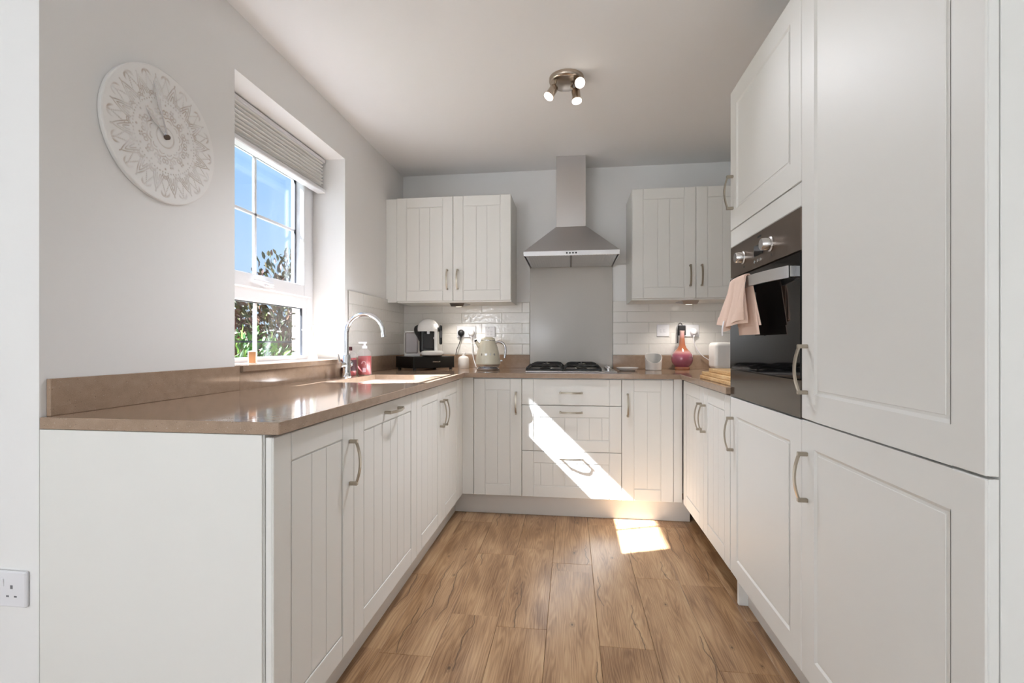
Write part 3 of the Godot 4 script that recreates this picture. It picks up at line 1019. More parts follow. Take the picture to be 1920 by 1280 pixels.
func make_cooking() -> void:
	var t := thing("cooker_hood", "stainless steel chimney cooker hood on the far wall", "cooker hood", V(0, 0, 0))
	var x0 := -0.299; var x1 := 0.299; var zf := -2.968; var zb := ZW + 0.0095
	# rim: four walls round the filters
	var m := MB.new()
	m.box(V(x0, 1.62, zf), V(x1, 1.65, zf + 0.004), 0.0008)
	m.box(V(x0, 1.62, zb), V(x0 + 0.004, 1.65, zf), 0.0)
	m.box(V(x1 - 0.004, 1.62, zb), V(x1, 1.65, zf), 0.0)
	m.box(V(x0, 1.642, zb), V(x1, 1.65, zf), 0.0)
	obj("rim", m, M.steel, t)
	# pyramid
	m = MB.new()
	var a := [V(x0, 1.65, zf + 0.002), V(x1, 1.65, zf + 0.002), V(x1, 1.65, zb), V(x0, 1.65, zb)]
	var b := [V(-0.1015, 1.864, -3.222), V(0.1015, 1.864, -3.222), V(0.1015, 1.864, zb), V(-0.1015, 1.864, zb)]
	m.quad(a[0], a[1], b[1], b[0], V(0, 0.76, 0.64).normalized())
	m.quad(a[1], a[2], b[2], b[1], V(0.73, 0.68, 0).normalized())
	m.quad(a[0], a[3], b[3], b[0], V(-0.73, 0.68, 0).normalized())
	m.quad(a[2], a[3], b[3], b[2], V(0, 0, -1))
	m.quad(b[0], b[1], b[2], b[3], V(0, 1, 0))
	obj("canopy", m, M.steel, t)
	obj("chimney", B(V(-0.1, 1.862, zb), V(0.1, YC - 0.001, -3.224), 0.0012), M.steel, t)
	for s in [-1.0, 1.0]:
		var f := MB.new().box(V(minf(s * 0.006, s * 0.288), 1.624, zb + 0.02), V(maxf(s * 0.006, s * 0.288), 1.634, zf - 0.014), 0.001)
		for i in 16:
			var xx: float = s * (0.014 + i * 0.0172)
			f.box(V(xx - 0.003, 1.622, zb + 0.03), V(xx + 0.003, 1.6245, zf - 0.024))
		obj("filter", f, M.steel, t)
	obj("divider", B(V(-0.005, 1.622, zb + 0.01), V(0.005, 1.64, zf - 0.002)), M.bronze2, t)
	for i in 4:
		var bt := MB.new().lathe([Vector2(0, 0), Vector2(0.0052, 0), Vector2(0.0052, 0.003), Vector2(0, 0.004)], Vector3.ZERO, 16)
		var o := obj("button", bt, M.rubber, t)
		o.position = V(0.003 + (i - 1.5) * 0.019, 1.635, zf + 0.004)
		o.rotation.x = PI / 2

	# gas hob
	t = thing("gas_hob", "stainless gas hob with two black cast-iron pan supports", "hob", V(0, WT, 0))
	obj("plate", B(V(-0.285, 0.0004, -3.43), V(0.285, 0.008, -2.945), 0.003), M.steel, t)
	for k in 2:
		var cx := -0.168 if k == 0 else 0.072
		var g := MB.new()
		var hw := 0.114
		var z0 := -3.4; var z1 := -2.985
		var yt := 0.046; var th := 0.0055
		# outer frame: rounded loop that steps down to four feet
		for s in [-1.0, 1.0]:
			g.tube([V(cx - hw, 0.009, z0 if s < 0 else z1), V(cx - hw, 0.022, z0 if s < 0 else z1), V(cx - hw + 0.02, yt - 0.004, z0 if s < 0 else z1), V(cx - hw + 0.04, yt, z0 if s < 0 else z1), V(cx + hw - 0.04, yt, z0 if s < 0 else z1), V(cx + hw - 0.02, yt - 0.004, z0 if s < 0 else z1), V(cx + hw, 0.022, z0 if s < 0 else z1), V(cx + hw, 0.009, z0 if s < 0 else z1)], th, 8)
			g.tube([V(cx + s * hw, 0.016, z0), V(cx + s * hw, 0.016, z1)], th, 8)
			g.tube([V(cx - hw, 0.016, z0 if s < 0 else z1), V(cx + hw, 0.016, z0 if s < 0 else z1)], th * 0.9, 8)
			g.tube([V(cx + s * (hw - 0.005), 0.03, z0), V(cx + s * (hw - 0.012), yt - 0.006, (z0 + z1) / 2), V(cx + s * (hw - 0.005), 0.03, z1)], th * 0.9, 8)
		g.tube([V(cx, yt, z0), V(cx, yt, z1)], th, 8)
		for zz in [z0 + 0.105, z1 - 0.105]:
			g.tube([V(cx - hw + 0.012, yt - 0.006, zz), V(cx - 0.022, yt, zz)], th, 8)
			g.tube([V(cx + hw - 0.012, yt - 0.006, zz), V(cx + 0.022, yt, zz)], th, 8)
		obj("pan_support", g, M.iron, t)
		for zz in [z0 + 0.105, z1 - 0.105]:
			var bu := obj("burner", MB.new().lathe([Vector2(0, 0.006), Vector2(0.05, 0.006), Vector2(0.046, 0.014), Vector2(0.036, 0.016), Vector2(0, 0.017)], V(cx, 0, zz), 28), M.chrome, t)
			obj("burner_cap", MB.new().lathe([Vector2(0.0, 0.0165), Vector2(0.034, 0.0165), Vector2(0.036, 0.021), Vector2(0.03, 0.0245), Vector2(0, 0.026)], V(cx, 0, zz), 28), M.iron, bu)
	for i in 4:
		var kn := MB.new().lathe([Vector2(0, 0.007), Vector2(0.021, 0.007), Vector2(0.021, 0.011), Vector2(0.0165, 0.013), Vector2(0.0145, 0.03), Vector2(0.012, 0.032), Vector2(0, 0.032)], Vector3.ZERO, 24)
		kn.box(V(-0.003, 0.03, -0.014), V(0.003, 0.037, 0.014), 0.001)
		var o := obj("knob", kn, M.chrome, t)
		o.position = V(0.236, 0, -3.0 - i * 0.075)

	# built-in oven, in the axes of the right run: x towards the lens, z out of the door face
	t = thing("built_in_oven", "built-in single oven with bronze control panel and black glass door", "oven", V(XR, 0, -2.0285), -PI / 2)
	var xo := 0.003; var xe := 0.597
	obj("body", B(V(0.021, 0.845, -0.55), V(0.579, 1.456, -0.0225)), M.bronze, t)
	obj("control_panel", B(V(xo, 1.332, -0.022), V(xe, 1.4555, 0.0), 0.0015), M.bronze, t)
	var d := obj("door", B(V(xo, 0.962, -0.022), V(xe, 1.3275, 0.002), 0.0015), M.blackglass, t)
	obj("lower_trim", B(V(xo, 0.8515, -0.022), V(xe, 0.9605, 0.001), 0.0015), M.bronze2, t)
	# bowed strap handle across the top of the door
	m = MB.new()
	var top := []; var bot := []
	var n := 24
	for i in n + 1:
		var s := -1.0 + 2.0 * i / n
		top.append(V(0.3 + s * 0.262, 0, 0.014 + 0.043 * (1 - s * s)))
	for i in n:
		var pa: Vector3 = top[i]; var pb: Vector3 = top[i + 1]
		var dir := (pb - pa).normalized()
		var nn := V(-dir.z, 0, dir.x)
		var th := 0.0045
		var y0 := 1.258; var y1 := 1.294
		m.quad(pa + V(0, y0, 0) + nn * th, pb + V(0, y0, 0) + nn * th, pb + V(0, y1, 0) + nn * th, pa + V(0, y1, 0) + nn * th, nn)
		m.quad(pa + V(0, y0, 0) - nn * th, pb + V(0, y0, 0) - nn * th, pb + V(0, y1, 0) - nn * th, pa + V(0, y1, 0) - nn * th, -nn)
		m.quad(pa + V(0, y1, 0) - nn * th, pb + V(0, y1, 0) - nn * th, pb + V(0, y1, 0) + nn * th, pa + V(0, y1, 0) + nn * th, Vector3.UP)
		m.quad(pa + V(0, y0, 0) - nn * th, pb + V(0, y0, 0) - nn * th, pb + V(0, y0, 0) + nn * th, pa + V(0, y0, 0) + nn * th, Vector3.DOWN)
	for s in [-1.0, 1.0]:
		m.box(V(0.3 + s * 0.262 - 0.006, 1.26, 0.001), V(0.3 + s * 0.262 + 0.006, 1.292, 0.016), 0.001)
	obj("handle", m, mat(S(205, 204, 203), 0.3, 1.0), d)
	# the inner window of the door: a faint grey rectangle printed behind the glass, racks dimly behind it
	for k in 2:
		var kx := 0.153 if k == 0 else 0.397
		var kn := MB.new().lathe([Vector2(0, 0), Vector2(0.025, 0), Vector2(0.025, 0.005), Vector2(0.021, 0.008), Vector2(0.0195, 0.03), Vector2(0.017, 0.033), Vector2(0, 0.033)], Vector3.ZERO, 28)
		var o := obj("knob", kn, mat(S(214, 212, 210), 0.26, 1.0), t)
		o.position = V(kx, 1.391, 0)
		o.rotation.x = PI / 2
	var disp := obj("display", B(V(0.252, 1.374, 0.0), V(0.33, 1.412, 0.0012)), M.blackglass, t)
	disp.set_meta("label", "small dark display window")
	for i in 3:
		var o := obj("button", MB.new().lathe([Vector2(0, 0), Vector2(0.0055, 0), Vector2(0.0055, 0.003), Vector2(0, 0.0038)], Vector3.ZERO, 14), M.chrome, t)
		o.position = V(0.262 + i * 0.028, 1.356, 0)
		o.rotation.x = PI / 2
	obj("badge", B(V(0.285, 1.434, 0), V(0.315, 1.441, 0.0012)), M.black, t)
	for q in [0.153, 0.397]:
		obj("mark", B(V(q - 0.004, 1.352, 0), V(q + 0.004, 1.36, 0.0004)), M.ink, t)


# ---------------------------------------------------------------- lamps

func make_lamps() -> void:
	# three-spot fitting on the ceiling
	var t := thing("ceiling_spotlight", "round nickel ceiling light with three lit spot heads", "ceiling light", V(-0.022, YC, -2.285))
	obj("base", MB.new().lathe([Vector2(0, -0.026), Vector2(0.074, -0.025), Vector2(0.081, -0.02), Vector2(0.0835, -0.012), Vector2(0.0835, -0.0005), Vector2(0, -0.0005)], Vector3.ZERO, 48), M.lampmetal, t)
	# [joint on the base, knee, direction of the beam]
	var heads := [[V(-0.05, -0.024, 0.025), V(-0.058, -0.06, 0.03), V(-0.5, -0.84, 0.2), 1.05], [V(0.048, -0.024, 0.012), V(0.056, -0.034, 0.018), V(0.15, -0.5, 0.85), 0.35], [V(0.022, -0.024, -0.036), V(0.045, -0.055, -0.02), V(0.1, -0.98, 0.14), 1.0]]
	for h in heads:
		var dir: Vector3 = h[2].normalized()
		var knee: Vector3 = h[1]
		var head := MB.new()
		var up := Vector3.UP if absf(dir.y) < 0.9 else Vector3.RIGHT
		var bx := up.cross(dir).normalized()
		head.xf = Transform3D(Basis(bx, dir, bx.cross(dir)), knee - dir * 0.008)
		head.lathe([Vector2(0, 0), Vector2(0.017, 0), Vector2(0.0205, 0.005), Vector2(0.0205, 0.05), Vector2(0.0235, 0.0515), Vector2(0.0235, 0.056), Vector2(0.0215, 0.056), Vector2(0, 0.0545)], Vector3.ZERO, 28)
		head.xf = Transform3D.IDENTITY
		head.tube([h[0], h[0].lerp(knee, 0.6) + V(0, 0.002, 0), knee], 0.0052, 12)
		var o := obj("spot_head", head, M.lampmetal, t)
		var bulb := MB.new()
		bulb.xf = Transform3D(Basis(bx, dir, bx.cross(dir)), knee + dir * 0.0475)
		bulb.lathe([Vector2(0, 0), Vector2(0.0215, 0), Vector2(0.0235, 0.004), Vector2(0.023, 0.008), Vector2(0.016, 0.012), Vector2(0, 0.0135)], Vector3.ZERO, 28)
		obj("bulb", bulb, lamp_glow(S(255, 247, 236), 2.2), o)
		var s := SpotLight3D.new()
		s.name = "lamp"
		s.light_color = S(244, 247, 255)
		s.light_energy = h[3]
		s.light_size = 0.022
		s.spot_angle = 42
		s.spot_angle_attenuation = 1.0
		s.spot_range = 12.0
		s.shadow_enabled = true
		t.add_child(s, true)
		s.position = knee + dir * 0.066
		s.look_at_from_position(t.position + s.position, t.position + s.position + dir, Vector3.UP if absf(dir.y) < 0.9 else Vector3.RIGHT)

	# unseen globe lamps added behind the lens as fill, with a pale rug as reflector
	for k in 3:
		var at: Vector3 = [V(-1.95, 0, 2.7), V(-1.95, 0, 4.4), V(-0.9, 0, 6.0)][k]
		t = thing("fill_lamp", ["added fill lamp, a globe out of view nearest the stepped wall", "added fill lamp, a globe out of view by the middle of the left wall", "added fill lamp, a globe out of view by the glazed door"][k], "floor lamp", at + V(0, 0.0145, 0), 0, "added fill lamps")
		obj("base", MB.new().lathe([Vector2(0, 0), Vector2(0.14, 0), Vector2(0.14, 0.012), Vector2(0.02, 0.022), Vector2(0, 0.022)], Vector3.ZERO, 40), M.upvc, t)
		obj("pole", MB.new().tube([V(0, 0.02, 0), V(0, 1.15, 0)], 0.011, 14), M.upvc, t)
		var sph := []
		for i in 17:
			var q := -PI / 2 + PI * i / 16.0
			sph.append(Vector2(maxf(cos(q), 0.0) * 0.16, 1.3 + sin(q) * 0.16))
		obj("globe", MB.new().lathe(sph, Vector3.ZERO, 36), lamp_glow(FILL_COLOR, 1.3), t)
		var l := OmniLight3D.new()
		l.name = "lamp"
		l.light_color = FILL_COLOR
		l.light_energy = FILL_ENERGY
		l.light_size = 0.15
		l.omni_range = 30.0
		l.omni_attenuation = 2.0
		l.shadow_enabled = true
		t.add_child(l, true)
		l.position = V(0, 1.3, 0)
	var rug := obj("bounce_rug", B(V(-2.3, 0.0005, 0.35), V(1.2, 0.014, 6.8), 0.004), mat(S(232, 230, 226), 0.95))
	tag(rug, "large pale rug added out of view behind the lens to bounce fill light", "rug")


const FILL_COLOR := Color(0.955, 0.975, 1.0)  # tint and strength of the fill lamps added behind the lens
const FILL_ENERGY := 0.8


# ---------------------------------------------------------------- the clock

func make_clock() -> void:
	var R := 0.2035
	var t := thing("wall_clock", "round white carved wooden wall clock with a flower pattern", "clock", V(XW + 0.001, 1.712, -1.327), PI / 2)
	var nt := 840; var nr := 126
	var N := 16.0
	var mott := noise(14.0, 2, 77)
	var line := func(d: float, w: float) -> float: return clampf(1.4 - absf(d) / w, 0, 1)
	var cut := func(r: float, th: float) -> float:
		# depth of the carving, 0..1, at r (0..1) and angle
		var a := fposmod(th * N / TAU, 1.0) - 0.5
		var x := a * TAU / N * r
		var ax := absf(x)
		var g := 0.0
		# dotted ring
		var da := fposmod(th * 70.0 / TAU, 1.0) - 0.5
		g = maxf(g, clampf(1.5 - Vector2(da * TAU / 70.0 * r, r - 0.545).length() / 0.0095, 0, 1))
		# outer petals: two nested pointed outlines and a drop in the middle
		if r > 0.57 and r < 0.9:
			var f := (r - 0.59) / 0.27
			var wd := 0.105 * pow(clampf(1.0 - f, 0, 1), 0.75) * smoothstep(-0.05, 0.25, f + 0.18)
			g = maxf(g, line.call(ax - wd, 0.0085))
			var f2 := (r - 0.6) / 0.19
			if f2 > 0.0 and f2 < 1.05:
				g = maxf(g, line.call(ax - 0.062 * pow(clampf(1.0 - f2, 0, 1), 0.7), 0.0075))
			if f2 > 0.05 and f2 < 0.62:
				g = maxf(g, line.call(ax - 0.028 * pow(clampf(1.0 - f2 / 0.62, 0, 1), 0.6), 0.008))
		# dotted outlines between the petals
		var b := fposmod(th * N / TAU + 0.5, 1.0) - 0.5
		var bx := b * TAU / N * r
		if r > 0.66 and r < 0.93:
			var f := (r - 0.66) / 0.27
			var wd := 0.19 * (1.0 - f) * 0.5 + 0.004
			var step := fposmod((r - 0.66) / 0.0265, 1.0) - 0.5
			g = maxf(g, clampf(1.5 - Vector2(absf(absf(x) - (0.225 * r - wd)), step * 0.0265).length() / 0.0085, 0, 1) * 0.9)
		# leaves by the edge: a bud and two curved leaves
		g = maxf(g, clampf(1.6 - Vector2(bx / 0.012, (r - 0.9) / 0.026).length(), 0, 1))
		for s in [-1.0, 1.0]:
			var q := Vector2(bx - s * 0.05, r - 0.9)
			q = q.rotated(s * 0.75)
			q.y += q.x * q.x * 6.0
			g = maxf(g, clampf(1.6 - Vector2(q.x / 0.044, q.y / 0.013).length(), 0, 1))
		# inner rosette: eight flowers of round petals, and scallops towards the hub
		var c8 := fposmod(th * 12.0 / TAU, 1.0) - 0.5
		var p8 := Vector2(c8 * TAU / 12.0 * r, r - 0.43)
		for k in 4:
			var o := Vector2.from_angle(k * TAU / 4.0 + 0.78) * 0.027
			g = maxf(g, clampf(1.5 - (p8 - o).length() / 0.014, 0, 1))
		g = maxf(g, clampf(1.5 - Vector2((fposmod(th * 12.0 / TAU + 0.5, 1.0) - 0.5) * TAU / 12.0 * r, r - 0.49).length() / 0.013, 0, 1))
		var sc := 0.29 + 0.035 * absf(sin(th * 6.0))
		g = maxf(g, line.call(r - sc, 0.0095))
		g = maxf(g, line.call(r - sc + 0.05, 0.008) * (1.0 if absf(c8) < 0.33 else 0.0))
		g = maxf(g, line.call(r - 0.155, 0.008))
		# hearts between the dotted ring and the scallops, and small arches outside the ring
		var c16 := fposmod(th * 16.0 / TAU + 0.5, 1.0) - 0.5
		var hx := absf(c16) * TAU / 16.0 * r
		g = maxf(g, line.call(Vector2(hx - 0.026, (r - 0.372) * 0.8).length() - 0.024, 0.0075))
		g = maxf(g, line.call(Vector2(c16 * TAU / 16.0 * r, (r - 0.585) * 0.9).length() - 0.05, 0.007) * (1.0 if r > 0.585 else 0.0))
		g = maxf(g, clampf(1.5 - Vector2(c16 * TAU / 16.0 * r, r - 0.605).length() / 0.014, 0, 1))
		return g
	var hgt := PackedFloat32Array(); hgt.resize((nr + 1) * nt)
	for i in nr + 1:
		for k in nt:
			hgt[i * nt + k] = cut.call(float(i) / nr * 0.985, TAU * k / nt)
	var vv := PackedVector3Array(); var nn := PackedVector3Array(); var cc := PackedColorArray(); var ii := PackedInt32Array()
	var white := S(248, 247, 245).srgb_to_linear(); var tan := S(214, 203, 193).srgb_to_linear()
	var deep := 0.0028
	for i in nr + 1:
		for k in nt:
			var r := float(i) / nr * 0.985 * R
			var a := TAU * k / nt
			var h := hgt[i * nt + k]
			var p := V(cos(a) * r, sin(a) * r, 0.014 - deep * h)
			var dr := (hgt[mini(i + 1, nr) * nt + k] - hgt[maxi(i - 1, 0) * nt + k]) * deep / (2.0 * 0.985 * R / nr)
			var dt := (hgt[i * nt + (k + 1) % nt] - hgt[i * nt + (k + nt - 1) % nt]) * deep / maxf(2.0 * TAU / nt * r, 1e-4)
			var er := V(cos(a), sin(a), 0); var et := V(-sin(a), cos(a), 0)
			vv.append(p)
			nn.append((V(0, 0, 1) + er * dr + et * dt).normalized())
			# tan tint in the cuts, stronger with depth and mottled by noise
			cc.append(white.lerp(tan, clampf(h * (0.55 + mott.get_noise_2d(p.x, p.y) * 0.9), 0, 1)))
	for i in nr:
		for k in nt:
			var a := i * nt + k; var b := i * nt + (k + 1) % nt; var c := (i + 1) * nt + (k + 1) % nt; var d := (i + 1) * nt + k
			ii.append_array([a, b, c, a, c, d])
	var arr := []; arr.resize(Mesh.ARRAY_MAX)
	arr[Mesh.ARRAY_VERTEX] = vv; arr[Mesh.ARRAY_NORMAL] = nn; arr[Mesh.ARRAY_COLOR] = cc; arr[Mesh.ARRAY_INDEX] = ii
	var face := ArrayMesh.new()
	face.add_surface_from_arrays(Mesh.PRIMITIVE_TRIANGLES, arr)
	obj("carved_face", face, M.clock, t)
	var edge := MB.new()
	edge.xf = Transform3D(Basis(Vector3.RIGHT, PI / 2), Vector3.ZERO)
	edge.lathe([Vector2(0, 0), Vector2(R - 0.001, 0), Vector2(R, 0.0015), Vector2(R, 0.0125), Vector2(R * 0.985, 0.014)], Vector3.ZERO, 120)
	obj("rim", edge, mat(S(244, 242, 239), 0.75), t)
	# hands: local x runs away from the lens on this wall
	for q in [[V(-0.075, 0.055, 0), 0.0042], [V(-0.052, 0.15, 0), 0.0036]]:
		var tip: Vector3 = q[0]
		var d := tip.normalized()
		var s := V(-d.y, d.x, 0)
		var poly := PackedVector2Array()
		var L := tip.length()
		for w in [[0.0, 1.0], [0.35, 0.7], [0.62, 1.7], [1.0, 0.05]]:
			var p: Vector3 = d * L * w[0] + s * q[1] * w[1]
			poly.append(Vector2(p.x, p.y))
		for w in [[1.0, 0.05], [0.62, 1.7], [0.35, 0.7], [0.0, 1.0]]:
			var p: Vector3 = d * L * w[0] - s * q[1] * w[1]
			poly.append(Vector2(p.x, p.y))
		var hand := MB.new().extrude(poly, 0.019 if q[1] > 0.004 else 0.021, 0.0202 if q[1] > 0.004 else 0.0222)
		obj("hand", hand, M.chrome, t)
	var hub := MB.new()
	hub.xf = Transform3D(Basis(Vector3.RIGHT, PI / 2), Vector3.ZERO)
	hub.lathe([Vector2(0, 0.01), Vector2(0.0075, 0.01), Vector2(0.0075, 0.024), Vector2(0.005, 0.027), Vector2(0, 0.0275)], Vector3.ZERO, 20)
	obj("hub", hub, mat(S(98, 84, 74), 0.4, 0.6), t)


# ---------------------------------------------------------------- sockets and plugs

func wall_plate(called: String, label: String, category: String, at: Vector3, w: float, h: float, thick := 0.009) -> Node3D:
	var t := thing(called, label, category, at)
	obj("plate", B(V(-w / 2, -h / 2, 0), V(w / 2, h / 2, thick), 0.0028), M.plastic, t)
	return t


func outlet(t: Node3D, cx: float, thick: float, with_holes: bool, rocker_at: float) -> void:
	var m := MB.new()
	m.xf = Transform3D(Basis(Vector3.RIGHT, 0.1), V(rocker_at, 0.016, thick - 0.0002))
	m.box(V(-0.0055, -0.0095, -0.001), V(0.0055, 0.0095, 0.0022), 0.0008)
	obj("switch", m, M.plastic, t)
	if with_holes:
		for q in [[0.0, 0.006, 0.0035, 0.0045], [-0.011, -0.0165, 0.004, 0.002], [0.011, -0.0165, 0.004, 0.002]]:
			obj("pin_hole", B(V(cx + q[0] - q[2], q[1] - q[3], thick - 0.0004), V(cx + q[0] + q[2], q[1] + q[3], thick + 0.00015)), M.marking, t)


func make_sockets() -> void:
	# on the stepped wall, bottom left, partly out of the picture
	var t := wall_plate("double_socket", "white double socket low on the white wall, cut by the left edge", "socket", V(-1.377, 0.4695, -0.985), 0.146, 0.086, 0.0095)
	outlet(t, 0.034, 0.0095, true, 0.0075)
	outlet(t, -0.038, 0.0095, true, -0.0075)
	var zt := ZW + 0.0116
	t = wall_plate("double_socket", "white double socket on the tiles behind the kettle with two plugs in it", "socket", V(-0.779, 1.155, zt), 0.146, 0.086)
	outlet(t, 0.0, 0.009, false, -0.0075)
	outlet(t, 0.0, 0.009, false, 0.0075)
	t = wall_plate("wall_plate", "square white plate with four grey marks above the kettle", "wall plate", V(-0.598, 1.155, zt), 0.076, 0.076)
	for q in [[-0.017, 0.0], [0.009, 0.0], [-0.017, -0.02], [0.009, -0.02]]:
		obj("module", B(V(q[0] - 0.008, q[1] - 0.006, 0.0088), V(q[0] + 0.008, q[1] + 0.006, 0.0102), 0.0006), mat(S(222, 222, 226), 0.4), t)
	obj("screw", MB.new().box(V(-0.012, 0.026, 0.0088), V(-0.006, 0.031, 0.0096)), M.marking, t)
	t = wall_plate("light_switch", "square white two-gang switch on the tiles right of the hob", "switch", V(0.651, 1.16, zt), 0.086, 0.086)
	for s in [-0.013, 0.013]:
		var m := MB.new()
		m.xf = Transform3D(Basis(Vector3.RIGHT, 0.12), V(s, 0, 0.0088))
		m.rbox(V(-0.008, -0.013, -0.002), V(0.008, 0.013, 0.0035), 0.002, 2)
		obj("rocker", m, M.plastic, t)
	t = wall_plate("double_socket", "white double socket on the tiles above the pink vase", "socket", V(0.824, 1.158, zt), 0.146, 0.086)
	outlet(t, 0.0, 0.009, false, -0.0075)
	outlet(t, 0.0, 0.009, false, 0.0075)

	# plugs
	var zp := zt + 0.0092
	plug("black three-pin plug in the socket by the coffee machine", M.rubber, V(-0.816, 1.147, zp), [V(0, -0.03, 0.016), V(-0.004, -0.05, 0.016), V(-0.014, -0.085, 0.018), V(-0.03, -0.125, 0.024), V(-0.038, -0.165, 0.02)])
	plug("white three-pin plug in the socket beside the black plug", M.plastic, V(-0.738, 1.147, zp), [V(0, -0.03, 0.016), V(0.0, -0.06, 0.016), V(0.006, -0.11, 0.018), V(0.012, -0.16, 0.02), V(0.03, -0.215, 0.04), V(0.06, -0.25, 0.12)])
	plug("white three-pin plug of the toaster in the right socket", M.plastic, V(0.858, 1.15, zp), [V(0, -0.03, 0.016), V(-0.002, -0.055, 0.016), V(0.006, -0.095, 0.02), V(0.03, -0.14, 0.02), V(0.065, -0.175, 0.02), V(0.1, -0.2, 0.024), V(0.125, -0.235, 0.03)])
	t = thing("charger", "black charger plugged in behind the neck of the pink vase", "charger", V(0.774, 1.16, zp))
	obj("body", MB.new().rbox(V(-0.0235, -0.036, 0), V(0.0235, 0.034, 0.042), 0.006, 3), M.rubber, t)
	var loop := []
	for i in 13:
		var a := PI * i / 12.0
		loop.append(V(-0.005 + cos(a) * 0.013 - 0.006, 0.03 + sin(a) * 0.022, 0.022))
	loop.append(V(-0.026, 0.0, 0.02)); loop.append(V(-0.027, -0.05, 0.018)); loop.append(V(-0.027, -0.09, 0.016))
	obj("cord", MB.new().tube(loop, 0.0026, 8), M.rubber, t)


func plug(label: String, m: Material, at: Vector3, cord: Array) -> void:
	var t := thing("plug", label, "plug", at, 0, "plugs in the kitchen sockets")
	var b := MB.new()
	b.xf = Transform3D(Basis(Vector3.RIGHT, PI / 2), Vector3.ZERO)
	b.lathe([Vector2(0, 0), Vector2(0.0235, 0), Vector2(0.025, 0.004), Vector2(0.0245, 0.016), Vector2(0.02, 0.026), Vector2(0.012, 0.03), Vector2(0, 0.031)], Vector3.ZERO, 24)
	b.xf = Transform3D.IDENTITY
	b.tube([V(0, -0.018, 0.014), V(0, -0.034, 0.015)], [0.0095, 0.005], 12)
	obj("body", b, m, t)
	var c := Curve3D.new()
	for i in cord.size():
		var d: Vector3 = (cord[mini(i + 1, cord.size() - 1)] - cord[maxi(i - 1, 0)]) / 6.0
		c.add_point(cord[i], -d, d)
	c.bake_interval = 0.006
	obj("cord", MB.new().tube(Array(c.get_baked_points()), 0.0031, 8), m, t)


# ---------------------------------------------------------------- things on the worktop

func lettering(parent: Node3D, called: String, text: String, size: float, m: Material, xf: Transform3D, deep := 0.0008) -> void:
	var tm := TextMesh.new()
	var f := SystemFont.new()
	f.font_names = PackedStringArray(["Droid Sans"])
	f.font_weight = 700
	tm.font = f
	tm.text = text
	tm.font_size = 64
	tm.pixel_size = size / 64.0
	tm.depth = deep
	var o := obj(called, tm, m, parent)
	o.transform = xf


